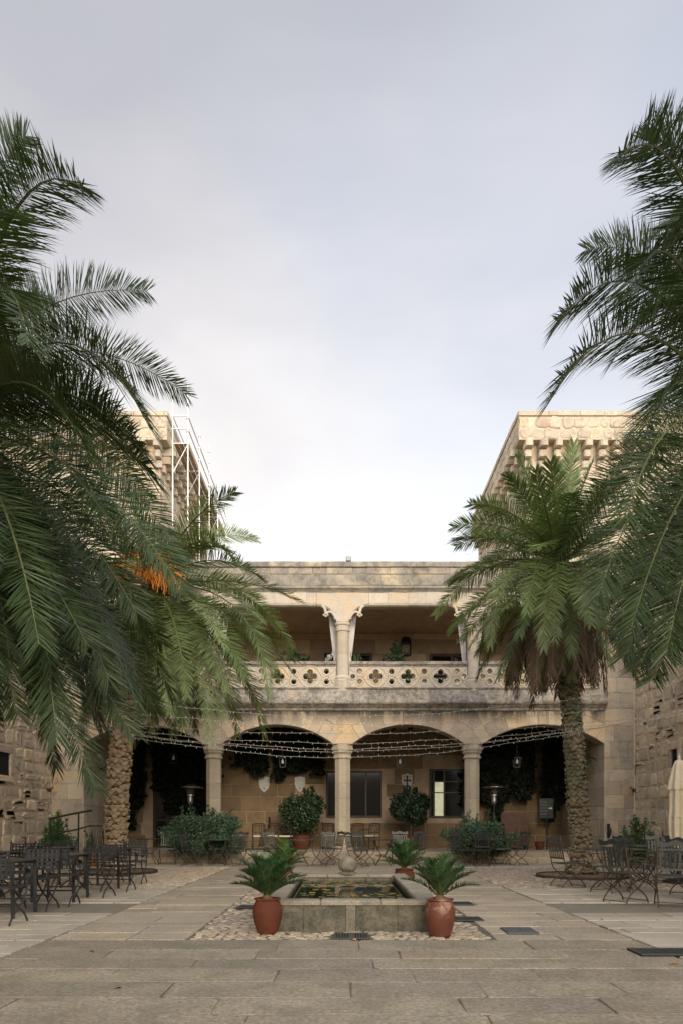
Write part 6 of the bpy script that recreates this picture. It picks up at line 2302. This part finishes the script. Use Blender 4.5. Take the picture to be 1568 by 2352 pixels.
# ---------------------------------------------------------------- scaffold on the left tower
t = thing('scaffold', 'pale tube scaffold with plank decks on the left tower', 'scaffold', (0, 0, 0))
xi, xo_ = -6.42, -5.84
zs = 15.72
ys = [26.0, 28.1, 30.2, 32.3, 34.6]
tops_o = [17.95, 17.35, 17.9, 17.4, 17.3]
for i, y in enumerate(ys):
    p = obj('standard', MB().tube([(xo_, y, 9), (xo_, y, tops_o[i])], .028, 7), M['pole'], t)
    z = 9.6
    cl_ = MB()
    while z < tops_o[i]:
        cl_.lathe([(.028, -.012), (.058, -.008), (.058, .008), (.028, .012)], 8, (xo_, y, z))
        z += .5
    obj('rosette', cl_, M['pole'], p)
    if i in (0,):
        obj('standard', MB().tube([(xi, y, 9), (xi, y, 17.75)], .028, 7), M['pole'], t)
    for z in ((zs - .06, zs + .5, zs + 1.0) if i in (0, 4) else (zs - .06,)):
        obj('transom', MB().tube([(xi - .05, y, z), (xo_, y, z)], .024, 6), M['pole'], t)
    if i < len(ys) - 1:
        y2 = ys[i + 1]
        for z in (zs + .5, zs + 1.0):
            obj('guard_rail', MB().tube([(xo_, y, z), (xo_, y2, z)], .022, 6), M['pole'], t)
            obj('guard_rail', MB().tube([(xi, y, z), (xi, y2, z)], .02, 6), M['pole'], t)
        obj('toe_board', MB().box(xo_ - .05, xo_ - .03, y + .05, y2 - .05, zs, zs + .15), M['plank'], t)
        for k in range(3):
            xa_ = xi + .02 + k * (xo_ - xi - .04) / 3
            o = obj('plank', MB().bbox(xa_ + .012, xa_ + (xo_ - xi - .04) / 3 - .012, y + .04, y2 - .04, zs - .035, zs, .006), M['plank'], t)
        obj('brace', MB().tube([(xi, y, zs - 1.2), (xo_, y, zs - .1)], .02, 6), M['pole'], t)
# slim scaffold tubes against the right tower's side
t = thing('scaffold_tube', 'thin upright scaffold tubes against the right tower side', 'scaffold tubes', (0, 0, 0))
for y, zt in ((27.6, 14.6), (29.4, 14.4), (31.6, 14.3), (33.2, 14.2)):
    obj('tube', MB().tube([(6.72, y, 9), (6.72, y, zt)], .03, 7), M['pole'], t)

# ---------------------------------------------------------------- strings of fairy lights
STR = [(1562, 46, 15.2, 'topmost, across the balustrade'), (1647, 84, 14.2, 'just under the ledge'), (1665, 56, 13.6, 'across the tops of the arches'), (1686, 44, 14.8, 'just inside the arch tops'),
       (1708, 66, 14.2, 'at capital height, upper strand'), (1721, 80, 13.6, 'at capital height, middle strand'), (1727, 92, 14.4, 'at capital height, lower strand'), (1741, 112, 14.0, 'lowest of all the strands')]
for i, (vm, kk, D, lb) in enumerate(STR):
    t = thing('string_light', 'string of tiny white lights ' + lb, 'string lights', (0, D, 0), 0, 'strings of lights across the courtyard')
    zc = 1.2 + (1890.5 - vm) * D / F
    kz = kk * D / F
    half = 784 * D / F
    def zz(x):
        return zc + kz * (abs(x) / half) ** (1.75) + .012 * math.sin(x * 2.1 + i) + .006 * math.sin(x * 7.3 + 2 * i)
    n = 90
    pts = [(-8.85 + 17.78 * k / n, 0, zz(-8.85 + 17.78 * k / n)) for k in range(n + 1)]
    obj('cable', MB().tube(pts, .0042, 4), M['cable'], t)
    bb = MB()
    m_ = 120
    for k in range(m_):
        x = -8.8 + 17.6 * (k + R.uniform(-.3, .3)) / m_
        s = 1 if k % 2 else -1
        z = zz(x)
        dx, dy = R.uniform(-.012, .012), R.uniform(-.02, .02)
        if R.random() < .35:
            s = -s
        bb.tube([(x, 0, z), (x + dx, dy, z + s * .032)], [.0048, .006], 4)
    o = obj('bulbs', bb, M['bulb'], t)
    o['kind'] = 'stuff'
